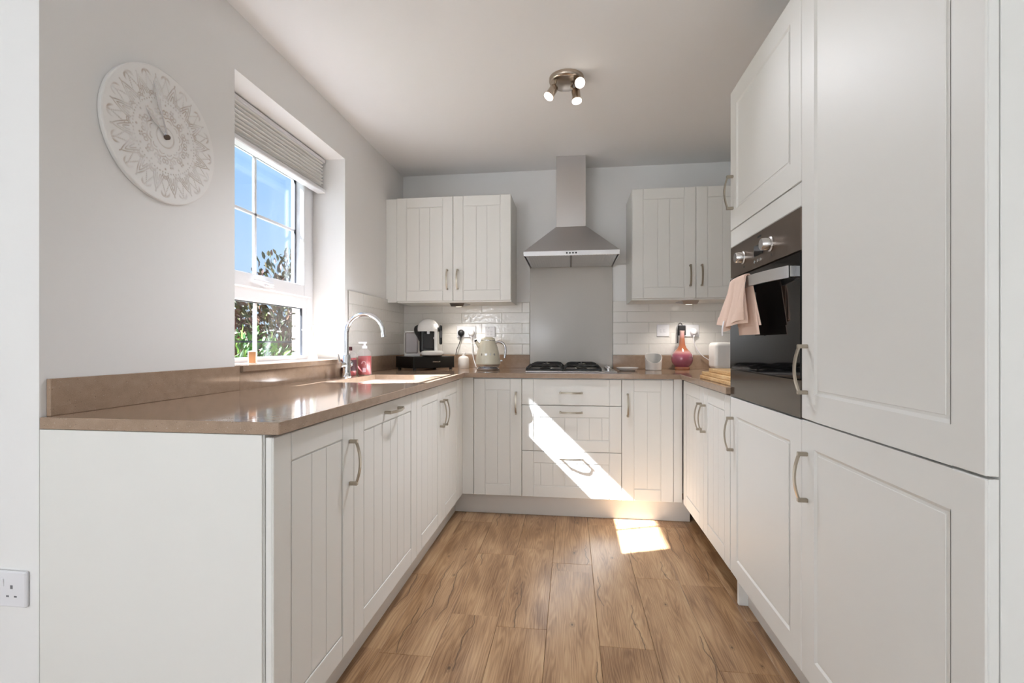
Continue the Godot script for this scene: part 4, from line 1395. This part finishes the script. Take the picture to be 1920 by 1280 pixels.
func make_worktop_things() -> void:
	# capsule drawer box set across the left corner
	var bx := thing("capsule_drawer", "black capsule drawer box under the coffee machine", "storage box", V(-1.045, WT, -3.03), 0.8)
	# local x runs along the drawer front away to the right, z out of it
	obj("case", B(V(0, 0.012, -0.27), V(0.322, 0.092, -0.004), 0.0015), M.black, bx)
	var dr := obj("drawer", B(V(0.006, 0.018, -0.006), V(0.316, 0.086, 0.0), 0.001), M.black, bx)
	obj("handle", MB.new().box(V(0.14, 0.053, 0.0), V(0.2, 0.0605, 0.012), 0.002), M.chrome, dr)
	for q in [[0.02, -0.02], [0.302, -0.02], [0.02, -0.25], [0.302, -0.25]]:
		obj("foot", MB.new().lathe([Vector2(0, 0), Vector2(0.011, 0), Vector2(0.011, 0.0125), Vector2(0, 0.0125)], V(q[0], 0, q[1]), 16), M.rubber, bx)

	# capsule coffee machine, turned towards the room
	var y := WT + 0.0922
	var t := thing("coffee_machine", "small white and black capsule coffee machine in the left corner", "coffee machine", V(-1.0, y, -3.2), 0.38)
	var m := MB.new()
	# body: white shell behind, in profile (z forward, y up) given width
	m.rbox(V(-0.045, 0.0, -0.115), V(0.075, 0.215, -0.005), 0.03, 4)
	m.rbox(V(0.042, 0.02, -0.06), V(0.066, 0.2, 0.052), 0.012, 3)
	obj("shell", m, M.white, t)
	# black brewing front with a dark recess
	m = MB.new()
	m.rbox(V(-0.056, 0.022, -0.03), V(0.05, 0.19, 0.03), 0.02, 4)
	obj("front", m, M.black, t)
	obj("recess", MB.new().rbox(V(-0.034, 0.05, 0.022), V(0.04, 0.165, 0.034), 0.006, 3), mat(S(16, 16, 18), 0.5), t)
	obj("nozzle", MB.new().rbox(V(-0.008, 0.155, 0.026), V(0.012, 0.176, 0.044), 0.005, 3), M.plastic, t)
	obj("button", MB.new().lathe([Vector2(0, 0), Vector2(0.011, 0), Vector2(0.011, 0.006), Vector2(0, 0.008)], Vector3.ZERO, 20), M.plastic, t)
	t.get_node("button").position = V(0.047, 0.127, 0.034)
	t.get_node("button").rotation.x = PI / 2
	# domed head
	m = MB.new()
	var rows := []
	for i in 13:
		var a := -PI / 2 * 0.12 + (PI / 2 * 1.12) * i / 12.0
		var row := []
		for k in 33:
			var b := TAU * k / 32.0
			row.append(V(0.006 + cos(b) * cos(a) * 0.078, 0.188 + maxf(sin(a), -0.2) * 0.078, -0.03 + sin(b) * cos(a) * 0.098))
		rows.append(row)
	m.sheet(rows, true)
	m.lathe([Vector2(0.0, 0.178), Vector2(0.07, 0.178), Vector2(0.0775, 0.182)], V(0.006, 0, -0.03), 32, [], V(1, 1, 1.25))
	obj("head", m, M.white, t)
	lettering(t, "lettering", "BOSCH", 0.016, M.ink, Transform3D(Basis(Vector3.RIGHT, -0.5), V(0.012, 0.222, 0.048)))
	# black band round the far shoulder and black pod lever on the other side
	m = MB.new()
	var band := []
	for i in 12:
		var s := i / 11.0
		band.append(V(-0.072 + 0.012 * sin(s * PI) - (1 - s) * 0.0 + s * 0.022, 0.216 - s * 0.11, -0.03 + 0.02 * s))
	m.tube(band, [0.012, 0.019, 0.022, 0.024, 0.024, 0.023, 0.021, 0.019, 0.016, 0.013, 0.01, 0.006], 14, true, 1.6)
	obj("shoulder", m, M.black, t)
	m = MB.new().rbox(V(0.079, 0.082, -0.005), V(0.099, 0.218, 0.045), 0.0098, 3)
	obj("lever", m, M.black, t)
	obj("lever_window", B(V(0.0845, 0.13, 0.0445), V(0.0935, 0.18, 0.0462), 0.0006), M.marking, t)
	# clear water tank with a white lid and foot, behind on the left
	m = MB.new().rbox(V(-0.152, 0.018, -0.135), V(-0.062, 0.17, -0.045), 0.012, 3)
	obj("water_tank", m, M.tank, t)
	m = MB.new()
	m.box(V(-0.156, 0.168, -0.138), V(-0.06, 0.178, -0.042), 0.003)
	m.box(V(-0.158, 0.0, -0.139), V(-0.05, 0.018, -0.041), 0.003)
	m.box(V(-0.159, 0.01, -0.139), V(-0.152, 0.172, -0.132), 0.001)
	obj("tank_frame", m, M.white, t)
	# cup stand
	obj("cup_stand", MB.new().lathe([Vector2(0, 0.008), Vector2(0.066, 0.008), Vector2(0.076, 0.014), Vector2(0.079, 0.024), Vector2(0.073, 0.035), Vector2(0.054, 0.04), Vector2(0, 0.04)], V(0.026, 0, 0.07), 40, [], V(1, 1, 0.85)), M.white, t)
	obj("stand_foot", MB.new().lathe([Vector2(0, 0.0), Vector2(0.066, 0.0), Vector2(0.068, 0.009), Vector2(0, 0.009)], V(0.026, 0, 0.07), 40, [], V(1, 1, 0.85)), M.black, t)

	# white soap dispenser
	t = thing("soap_dispenser", "small white ceramic dispenser beside the black capsule box", "dispenser", V(-0.782, WT, -3.375))
	obj("jar", MB.new().lathe([Vector2(0, 0), Vector2(0.037, 0), Vector2(0.04, 0.003), Vector2(0.0415, 0.03), Vector2(0.04, 0.07), Vector2(0.033, 0.084), Vector2(0.014, 0.092), Vector2(0, 0.093)], Vector3.ZERO, 36), M.ceramic, t)
	m = MB.new().lathe([Vector2(0, 0.092), Vector2(0.0135, 0.092), Vector2(0.0125, 0.105), Vector2(0, 0.106)], Vector3.ZERO, 20)
	m.rbox(V(-0.013, 0.105, -0.011), V(0.013, 0.116, 0.011), 0.004, 3)
	obj("pump", m, M.ceramic, t)

	make_kettle()
	make_right_things()
	make_sink_things()
	make_towel()


func make_kettle() -> void:
	var t := thing("kettle", "cream retro electric kettle with chrome handle and base", "kettle", V(-0.562, WT, -3.16), 0.1)
	var b := MB.new()
	b.lathe([Vector2(0, 0), Vector2(0.075, 0), Vector2(0.08, 0.006), Vector2(0.08, 0.012), Vector2(0.072, 0.017), Vector2(0.05, 0.02), Vector2(0, 0.02)], Vector3.ZERO, 40)
	obj("power_base", b, M.chrome, t)
	obj("foot_ring", MB.new().lathe([Vector2(0.0, 0.02), Vector2(0.07, 0.02), Vector2(0.074, 0.024), Vector2(0.082, 0.034), Vector2(0.084, 0.041), Vector2(0.0, 0.041)], Vector3.ZERO, 40), M.chrome, t)
	var prof := [Vector2(0, 0.041), Vector2(0.0835, 0.041), Vector2(0.0855, 0.045)]
	for i in 13:
		var s := i / 12.0
		prof.append(Vector2(0.0855 - 0.0115 * s - 0.024 * pow(s, 2.2), 0.05 + s * 0.15))
	prof.append_array([Vector2(0.048, 0.2035), Vector2(0.0, 0.2035)])
	obj("body", MB.new().lathe(prof, Vector3.ZERO, 48), M.cream, t)
	obj("lid", MB.new().lathe([Vector2(0, 0.2035), Vector2(0.0475, 0.2035), Vector2(0.0475, 0.209), Vector2(0.044, 0.217), Vector2(0.03, 0.223), Vector2(0, 0.225)], Vector3.ZERO, 40), M.cream, t)
	obj("lid_ring", MB.new().lathe([Vector2(0.0, 0.2025), Vector2(0.0502, 0.2025), Vector2(0.0502, 0.2055), Vector2(0, 0.2055)], Vector3.ZERO, 40), M.chrome, t)
	# spout to the left
	var s := MB.new()
	s.tube([V(-0.045, 0.15, 0), V(-0.062, 0.168, 0), V(-0.076, 0.186, 0), V(-0.084, 0.2, 0)], [0.026, 0.021, 0.015, 0.011], 16, true, 0.75)
	obj("spout", s, M.cream, t)
	obj("spout_lip", MB.new().tube([V(-0.0815, 0.195, 0), V(-0.087, 0.2045, 0)], 0.0125, 14, true, 0.75), M.rubber, t)
	# loop handle to the right
	var h := [V(0.05, 0.188, 0), V(0.07, 0.1925, 0), V(0.092, 0.19, 0), V(0.108, 0.178, 0), V(0.1165, 0.158, 0), V(0.119, 0.13, 0), V(0.1165, 0.102, 0), V(0.113, 0.083, 0)]
	obj("handle", MB.new().tube(h, [0.008, 0.0085, 0.0095, 0.01, 0.01, 0.0095, 0.009, 0.008], 14, true, 1.5, V(0, 0, 1)), M.chrome, t)
	obj("switch_lever", MB.new().rbox(V(0.083, 0.057, -0.008), V(0.1, 0.07, 0.008), 0.004, 3), M.chrome, t)
	# four raised letters on the front
	for i in 4:
		var a := (i - 1.5) * 0.37 + 0.08
		var r := 0.0792
		lettering(t, "letter", "SMEG"[i], 0.019, M.chrome, Transform3D(Basis(Vector3.UP, a), V(sin(a) * r, 0.108, cos(a) * r)), 0.003)


func make_right_things() -> void:
	var m: MB
	# spoon rest
	var t := thing("spoon_rest", "shallow round white dish lying right of the hob", "dish", V(0.373, WT, -3.2))
	obj("bowl", MB.new().lathe([Vector2(0, 0.0), Vector2(0.045, 0.0), Vector2(0.062, 0.006), Vector2(0.073, 0.02), Vector2(0.0705, 0.022), Vector2(0.058, 0.0105), Vector2(0.03, 0.006), Vector2(0, 0.006)], Vector3.ZERO, 44), M.ceramic, t)
	# salt pig: a pot cut away at the front
	t = thing("salt_pig", "white ceramic pot with a slanted open mouth against the stone upstand", "pot", V(0.56, WT, -3.31))
	var rows := []
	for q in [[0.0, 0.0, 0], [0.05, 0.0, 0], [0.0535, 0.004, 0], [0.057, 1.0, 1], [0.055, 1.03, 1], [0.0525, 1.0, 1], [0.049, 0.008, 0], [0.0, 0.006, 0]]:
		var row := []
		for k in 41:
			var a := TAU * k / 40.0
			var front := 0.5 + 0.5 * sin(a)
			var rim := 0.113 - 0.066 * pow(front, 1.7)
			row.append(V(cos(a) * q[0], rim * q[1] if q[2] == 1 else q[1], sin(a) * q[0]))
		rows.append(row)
	m = MB.new()
	for i in 5:
		m.sheet([rows[i], rows[i + 1]], true)
	obj("pot", m, M.ceramic, t)
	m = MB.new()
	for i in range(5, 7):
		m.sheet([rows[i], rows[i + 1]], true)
	obj("inside", m, mat(S(206, 203, 198), 0.5), t)  # greyer than the pot: shade of the hollow put into the colour
	# glass bulb vase: amber foot, mauve bulb, amber neck
	t = thing("glass_vase", "pink and amber glass bottle vase with a long neck", "vase", V(0.762, WT, -3.365))
	var am := S(196, 120, 84).srgb_to_linear(); var pk := S(172, 92, 112).srgb_to_linear(); var ma := S(150, 74, 98).srgb_to_linear(); var ro := S(204, 150, 146).srgb_to_linear(); var br := S(170, 104, 76).srgb_to_linear(); var pl := S(214, 176, 168).srgb_to_linear()
	var pts := [[0.0, 0.0, am], [0.048, 0.0, am], [0.05, 0.004, am], [0.05, 0.017, am], [0.046, 0.021, am], [0.046, 0.0215, ma], [0.06, 0.034, ma], [0.069, 0.052, ma], [0.0725, 0.07, pk], [0.072, 0.086, pk], [0.067, 0.104, pk], [0.056, 0.122, ro], [0.042, 0.138, br], [0.03, 0.152, br], [0.0225, 0.168, br], [0.019, 0.19, br], [0.0165, 0.215, br], [0.015, 0.24, ro], [0.0155, 0.262, pl], [0.0175, 0.268, pl], [0.0165, 0.27, pl], [0.012, 0.266, pl], [0.0, 0.25, br]]
	var prof := []; var cols := []
	for p in pts:
		prof.append(Vector2(p[0], p[1])); cols.append(p[2])
	m = MB.new().lathe(prof, Vector3.ZERO, 48, cols)
	# the drawn swirl in the glass of the bulb
	for i in m.v.size():
		var p := m.v[i]
		if p.y > 0.025 and p.y < 0.13:
			var a := atan2(p.z, p.x)
			var d := absf(p.y - (0.085 - 0.012 * (a - 1.0)))
			m.c[i] = m.c[i].lerp(S(96, 42, 62).srgb_to_linear(), clampf(1.0 - d / 0.014, 0, 1) * smoothstep(1.7, 0.6, a) * smoothstep(-1.2, -0.2, a))
	obj("bottle", m, M.vase, t)
	# toaster, half hidden by the oven housing
	t = thing("toaster", "white rounded toaster half hidden behind the oven housing", "toaster", V(1.035, WT, -3.3))
	obj("body", MB.new().rbox(V(-0.098, 0.012, -0.08), V(0.16, 0.19, 0.08), 0.026, 5), M.white, t)
	obj("foot", MB.new().box(V(-0.085, 0.0, -0.065), V(0.145, 0.014, 0.065), 0.003), M.rubber, t)
	for s in [-0.03, 0.03]:
		obj("slot", B(V(-0.06, 0.1895, s - 0.012), V(0.12, 0.1905, s + 0.012)), M.rubber, t)
	# three wooden boards in a pile
	for k in 3:
		var d: Array = [[0.665, 0.97, -2.545, -2.07, "lowest of the three stacked wooden chopping boards"], [0.673, 0.965, -2.538, -2.075, "middle one of the three stacked wooden chopping boards"], [0.69, 0.94, -2.475, -2.085, "shortest wooden chopping board on top of the stack"]][k]
		var y0 := WT + 0.0005 + k * 0.0186
		var b := B(V(d[0], y0, d[2]), V(d[1], y0 + 0.0178, d[3]), 0.0026)
		for i in b.uv.size():
			b.uv[i] = Vector2(b.v[i].x + b.v[i].y * 0.8, b.v[i].z + k * 0.37)
		tag(obj("chopping_board", b, M.board), d[4], "chopping board", "stacked chopping boards")


func make_sink_things() -> void:
	# clear pump bottle of red soap, and a darker one behind the tap
	for k in 2:
		var at := V(-1.176, WT, -2.57) if k == 0 else V(-1.22, WT, -2.47)
		var t := thing("soap_bottle", ["clear pump bottle of red hand soap beside the tap", "red soap bottle with a dark label half hidden behind the tap"][k], "soap bottle", at, 0.25, "soap bottles by the tap")
		var sq := V(1.0, 1.0, 0.7)
		var h := 0.122 if k == 0 else 0.112
		obj("soap", MB.new().lathe([Vector2(0, 0.003), Vector2(0.033, 0.003), Vector2(0.0365, 0.008), Vector2(0.0365, h * 0.9), Vector2(0.0, h * 0.9)], Vector3.ZERO, 32, [], sq), M.soap, t)
		obj("bottle", MB.new().lathe([Vector2(0, 0), Vector2(0.036, 0), Vector2(0.0395, 0.005), Vector2(0.0395, h), Vector2(0.035, h + 0.014), Vector2(0.021, h + 0.026), Vector2(0.0135, h + 0.03), Vector2(0.0135, h + 0.036)], Vector3.ZERO, 32, [], sq), M.bottle, t)
		if k == 0:
			var p := MB.new().lathe([Vector2(0, h + 0.03), Vector2(0.0155, h + 0.03), Vector2(0.0155, h + 0.044), Vector2(0.008, h + 0.048), Vector2(0.006, h + 0.06), Vector2(0, h + 0.06)], Vector3.ZERO, 20)
			p.rbox(V(-0.034, h + 0.058, -0.0085), V(0.014, h + 0.069, 0.0085), 0.004, 3)
			obj("pump", p, M.plastic, t)
			# printed label: white panel and curl
			obj("label_print", MB.new().box(V(-0.006, 0.018, 0.0282), V(0.012, 0.042, 0.0288)), mat(S(232, 190, 196), 0.5), t)
			var curl := []
			for i in 12:
				var a := -0.6 + i * 0.34
				curl.append(V(cos(a) * 0.011, 0.066 + sin(a) * 0.013, 0.0284))
			obj("print_curl", MB.new().tube(curl, 0.0013, 6), mat(S(236, 200, 200), 0.5), t)
		else:
			obj("cap", MB.new().lathe([Vector2(0, h + 0.03), Vector2(0.016, h + 0.03), Vector2(0.016, h + 0.05), Vector2(0, h + 0.051)], Vector3.ZERO, 20), mat(S(70, 24, 30), 0.35), t)
			obj("label_print", MB.new().lathe([Vector2(0.0398, 0.03), Vector2(0.0402, 0.03), Vector2(0.0402, 0.09), Vector2(0.0398, 0.09)], Vector3.ZERO, 32, [], sq), mat(S(64, 18, 30), 0.4), t)

	# on the window ledge: a small block of wood edged in white, and white blooms in a slim vase
	var yl := 0.9805
	var t := thing("wooden_block", "small wooden block with white edges on the window ledge", "ornament", V(-1.35, yl, -1.852), 0.55)
	obj("wood", B(V(-0.0125, 0.003, -0.014), V(0.0125, 0.049, 0.0145)), M.block, t)
	var fr := MB.new()
	for q in [[-0.0165, -0.0125, 0.0, 0.053], [0.0125, 0.0165, 0.0, 0.053], [-0.0125, 0.0125, 0.0, 0.003], [-0.0125, 0.0125, 0.049, 0.053]]:
		fr.box(V(q[0], q[2], -0.016), V(q[1], q[3], 0.016), 0.0005)
	obj("edging", fr, M.white, t)
	t = thing("flower_vase", "slim clear vase of small white blooms at the far end of the window ledge", "vase", V(-1.375, yl, -2.37))
	obj("vase", MB.new().lathe([Vector2(0, 0), Vector2(0.024, 0), Vector2(0.025, 0.004), Vector2(0.018, 0.03), Vector2(0.014, 0.07), Vector2(0.017, 0.095), Vector2(0.0155, 0.095), Vector2(0.0125, 0.07), Vector2(0.0165, 0.03), Vector2(0.02, 0.008), Vector2(0, 0.006)], Vector3.ZERO, 28), M.clear, t)
	var r := RandomNumberGenerator.new()
	r.seed = 12
	for i in 6:
		var tip := V(r.randf_range(-0.05, 0.035), r.randf_range(0.14, 0.2), r.randf_range(-0.04, 0.09))
		var st := obj("stem", MB.new().tube([V(0, 0.012, 0), V(tip.x * 0.12, 0.08, tip.z * 0.12), V(tip.x * 0.5, 0.08 + (tip.y - 0.08) * 0.55, tip.z * 0.5), tip], 0.0014, 6), mat(S(214, 220, 208), 0.6), t)
		var fl := MB.new()
		for k in 6:
			var a := k * TAU / 6.0
			var o := tip + V(cos(a) * 0.009, 0.002, sin(a) * 0.009)
			fl.xf = Transform3D(Basis(V(cos(a), 0.35, sin(a)).normalized() * 0.0085, Vector3.UP * 0.0035, V(-sin(a), 0, cos(a)) * 0.0065), o)
			fl.lathe([Vector2(0, -1), Vector2(0.7, -0.7), Vector2(1, 0), Vector2(0.7, 0.7), Vector2(0, 1)], Vector3.ZERO, 8)
		obj("bloom", fl, M.white, st)


# ---------------------------------------------------------------- towel on the oven handle

func make_towel() -> void:
	var t := thing("tea_towel", "peach linen tea towel folded over the oven handle", "towel", V(0, 0, 0))
	# bar of the handle at height 1.276, its face bows towards the room
	var bar := func(z: float) -> float:
		var s := clampf((z + 1.7285) / 0.262, -1, 1)
		return XR - 0.014 - 0.043 * (1 - s * s)
	var layer := func(za: float, zb: float, zc: float, zd: float, front: float, back: float, off: float, wave: float, ph: float) -> Array:
		# (za, zb) on the bar, (zc, zd) at the hem of the front fall; front/back: how far it hangs
		var g := []
		var n := 40
		var len_f := front; var len_b := back
		for i in n + 1:
			var row := []
			var s := -len_b + (len_f + len_b + 0.03) * i / n   # arc length; 0 .. 0.03 goes over the bar
			for j in 29:
				var q := j / 28.0
				var p: Vector3
				if s < 0.0:
					var f := -s / maxf(len_b, 0.01)
					var z := lerpf(lerpf(za, zb, q), lerpf(za + 0.01, zb + 0.07, q), f)
					var x: float = bar.call(lerpf(za, zb, q)) + 0.0075 + off * 0.4 + 0.006 * f + sin(q * 9.0 + ph) * 0.0035 * f
					p = V(minf(x, XR - 0.006), 1.295 + s, z)
				elif s < 0.03:
					var a := PI * s / 0.03
					p = V(bar.call(lerpf(za, zb, q)) + cos(a) * (0.0075 + off), 1.295 + sin(a) * (0.004 + off), lerpf(za, zb, q))
				else:
					var f := (s - 0.03) / len_f
					var z := lerpf(lerpf(za, zb, q), lerpf(zc, zd, q), smoothstep(0.0, 1.0, f) * 0.4 + f * 0.6)
					var x: float = bar.call(lerpf(za, zb, q)) - 0.0075 - off - 0.014 * f - sin(q * 8.0 + ph + f * 1.5) * wave * f - cos(q * 19.0 + ph + f) * wave * 0.3 * f
					p = V(x, 1.295 - (s - 0.03) - 0.012 * f * sin(q * 3.0 + ph), z)
				row.append(p)
			g.append(row)
		return g
	var thick := func(m: MB, g: Array, th: float) -> void:
		# a cloth with two faces and closed edges
		var top := []; var bot := []
		for i in g.size():
			var a := []; var b := []
			for j in g[0].size():
				var du: Vector3 = g[i][mini(j + 1, g[0].size() - 1)] - g[i][maxi(j - 1, 0)]
				var dv: Vector3 = g[mini(i + 1, g.size() - 1)][j] - g[maxi(i - 1, 0)][j]
				var nn := du.cross(dv).normalized() * th
				a.append(g[i][j] + nn); b.append(g[i][j] - nn)
			top.append(a); bot.append(b)
		m.sheet(top); m.sheet(bot, true)
		m.sheet([top[0], bot[0]], true); m.sheet([top[-1], bot[-1]])
		var la := []; var lb := []; var ra := []; var rb := []
		for i in g.size():
			la.append(top[i][0]); lb.append(bot[i][0]); ra.append(top[i][-1]); rb.append(bot[i][-1])
		m.sheet([la, lb]); m.sheet([ra, rb], true)
	var m := MB.new()
	thick.call(m, layer.call(-1.85, -1.675, -1.925, -1.668, 0.152, 0.17, 0.0, 0.013, 0.4), 0.0011)
	thick.call(m, layer.call(-1.848, -1.68, -1.9, -1.662, 0.172, 0.2, 0.0032, 0.015, 1.6), 0.0011)
	obj("cloth", m, M.towel, t)
	# hem fold along the bottom of the front fall
	var hem := MB.new()
	var g: Array = layer.call(-1.85, -1.675, -1.925, -1.668, 0.152, 0.1, 0.0022, 0.013, 0.4)
	thick.call(hem, g.slice(g.size() - 5, g.size()), 0.0013)
	obj("hem", hem, M.towel, t)
	# white hanging loop
	var lp := MB.new()
	var e: Vector3 = g[g.size() - 3][6]
	var strip := []
	for i in 9:
		var s := i / 8.0
		strip.append([e + V(-0.005 - 0.004 * sin(s * 3.0), -0.055 * s, -0.014 * s * s), e + V(-0.005 - 0.004 * sin(s * 3.0), -0.055 * s + 0.004, 0.016 - 0.014 * s * s)])
	thick.call(lp, strip, 0.0006)
	obj("loop", lp, M.label, t)


# ---------------------------------------------------------------- outside

func leaf_mesh() -> ArrayMesh:
	var m := MB.new()
	# a folded, pointed leaf along +y, unit long
	var mid := [V(0, 0, 0), V(0, 0.35, 0.03), V(0, 0.7, 0.02), V(0, 1, -0.06)]
	var wid := [0.02, 0.2, 0.17, 0.0]
	for s in [-1.0, 1.0]:
		for i in 3:
			var a: Vector3 = mid[i]; var b: Vector3 = mid[i + 1]
			var c: Vector3 = b + V(s * wid[i + 1], 0, 0.05 if wid[i + 1] > 0 else 0.0); var d: Vector3 = a + V(s * wid[i], 0, 0.05 if i > 0 else 0.0)
			var nn := V(-s * 0.25, 0, 1).normalized()
			m.t3(a, b, c, nn, nn, nn)
			m.t3(a, c, d, nn, nn, nn)
	return m.mesh()


func shrub(called: String, label: String, at: Vector3, size: Vector3, count: int, cols: Array, leaf: float, sd: int, lowest := 0.1) -> void:
	var t := thing(called, label, "shrub", at)
	var r := RandomNumberGenerator.new()
	r.seed = sd
	var stems := MB.new()
	var ends := []
	for i in 16:
		var a := r.randf() * TAU
		var q := sqrt(r.randf())
		var e := V(cos(a) * q * size.x, size.y * r.randf_range(0.55, 1.0) * (1.0 - 0.25 * q), sin(a) * q * size.z)
		stems.tube([V(cos(a) * 0.04, 0, sin(a) * 0.04), e * 0.45 + V(0, size.y * 0.06, 0), e], [0.018, 0.011, 0.004], 6)
		ends.append(e)
	obj("stems", stems, M.bark, t)
	var mm := MultiMesh.new()
	mm.transform_format = MultiMesh.TRANSFORM_3D
	mm.use_colors = true
	mm.mesh = leaf_mesh()
	mm.instance_count = count
	for i in count:
		# leaves in a rounded crown, thicker near its skin, in tufts
		var d := V(r.randfn(), r.randfn(), r.randfn()).normalized()
		var rad := pow(r.randf(), 0.45)
		var p := V(d.x * size.x * rad, 0, d.z * size.z * rad)
		p.y = lowest + (size.y - lowest) * (0.5 + 0.5 * d.y * rad)
		p += V(sin(p.y * 17.0 + p.z * 9.0), sin(p.z * 14.0), cos(p.x * 15.0 + p.y * 11.0)) * 0.05
		var out := (V(d.x, d.y * 0.6 + 0.75, d.z) + V(r.randfn(), r.randfn(), r.randfn()) * 0.45).normalized()
		var side := out.cross(V(r.randfn(), r.randfn(), r.randfn())).normalized()
		var k := leaf * r.randf_range(0.7, 1.25)
		mm.set_instance_transform(i, Transform3D(Basis(side * k, out * k, side.cross(out) * k), p))
		var c: Color = cols[r.randi() % cols.size()]
		mm.set_instance_color(i, c.darkened(r.randf() * 0.45).srgb_to_linear())
	var o := MultiMeshInstance3D.new()
	o.name = "foliage"
	o.multimesh = mm
	o.material_override = M.leaf
	o.set_meta("kind", "stuff")
	t.add_child(o)


func make_outside() -> void:
	struct(obj("ground", B(V(-16, -0.6, -18), V(-1.7, -0.4, 8)), M.lawn))
	var green := [S(64, 128, 26), S(96, 164, 36), S(44, 98, 22), S(128, 184, 50)]
	var red := [S(186, 60, 44), S(160, 44, 36), S(200, 92, 58), S(120, 96, 36), S(140, 66, 40)]
	var olive := [S(96, 104, 44), S(124, 82, 50), S(74, 92, 38), S(136, 116, 64), S(110, 62, 46)]
	shrub("green_shrub", "bright green glossy shrub low outside the window on the left", V(-3.25, -0.4, -4.2), V(0.55, 1.62, 0.75), 2300, green, 0.085, 3)
	shrub("green_shrub", "bright green glossy shrub low outside the window beside the railing", V(-3.3, -0.4, -4.98), V(0.5, 1.5, 0.34), 1300, green, 0.085, 4)
	shrub("red_shrub", "red-leaved shrub outside the window on the left behind the green one", V(-4.2, -0.4, -4.7), V(0.6, 2.15, 0.62), 2600, red, 0.095, 5)
	shrub("olive_shrub", "tall olive and bronze shrub outside the window on the right", V(-3.75, -0.4, -5.75), V(0.55, 2.62, 0.72), 3600, olive, 0.1, 6)
	shrub("olive_shrub", "olive and bronze shrub outside the window between the red one and the tall one", V(-5.0, -0.4, -6.1), V(0.55, 2.35, 0.7), 2600, olive, 0.1, 7)
	# railing of flat black bars
	var t := thing("metal_railing", "black metal railing in front of the shrubs outside", "railing", V(-2.72, -0.4, -4.6))
	obj("top_rail", B(V(-0.012, 1.475, -2.6), V(0.012, 1.492, 2.6), 0.002), M.rail, t)
	obj("bottom_rail", B(V(-0.01, 0.1, -2.6), V(0.01, 0.115, 2.6), 0.002), M.rail, t)
	for i in 5:
		obj("post", B(V(-0.02, 0, -2.4 + i * 1.2), V(0.02, 1.475, -2.36 + i * 1.2), 0.002), M.rail, t)


func _ready() -> void:
	rng.seed = 1
	set_view()
	make_materials()
	make_room()
	make_window()
	make_units()
	make_worktop()
	make_cooking()
	make_lamps()
	make_clock()
	make_sockets()
	make_worktop_things()
	make_outside()
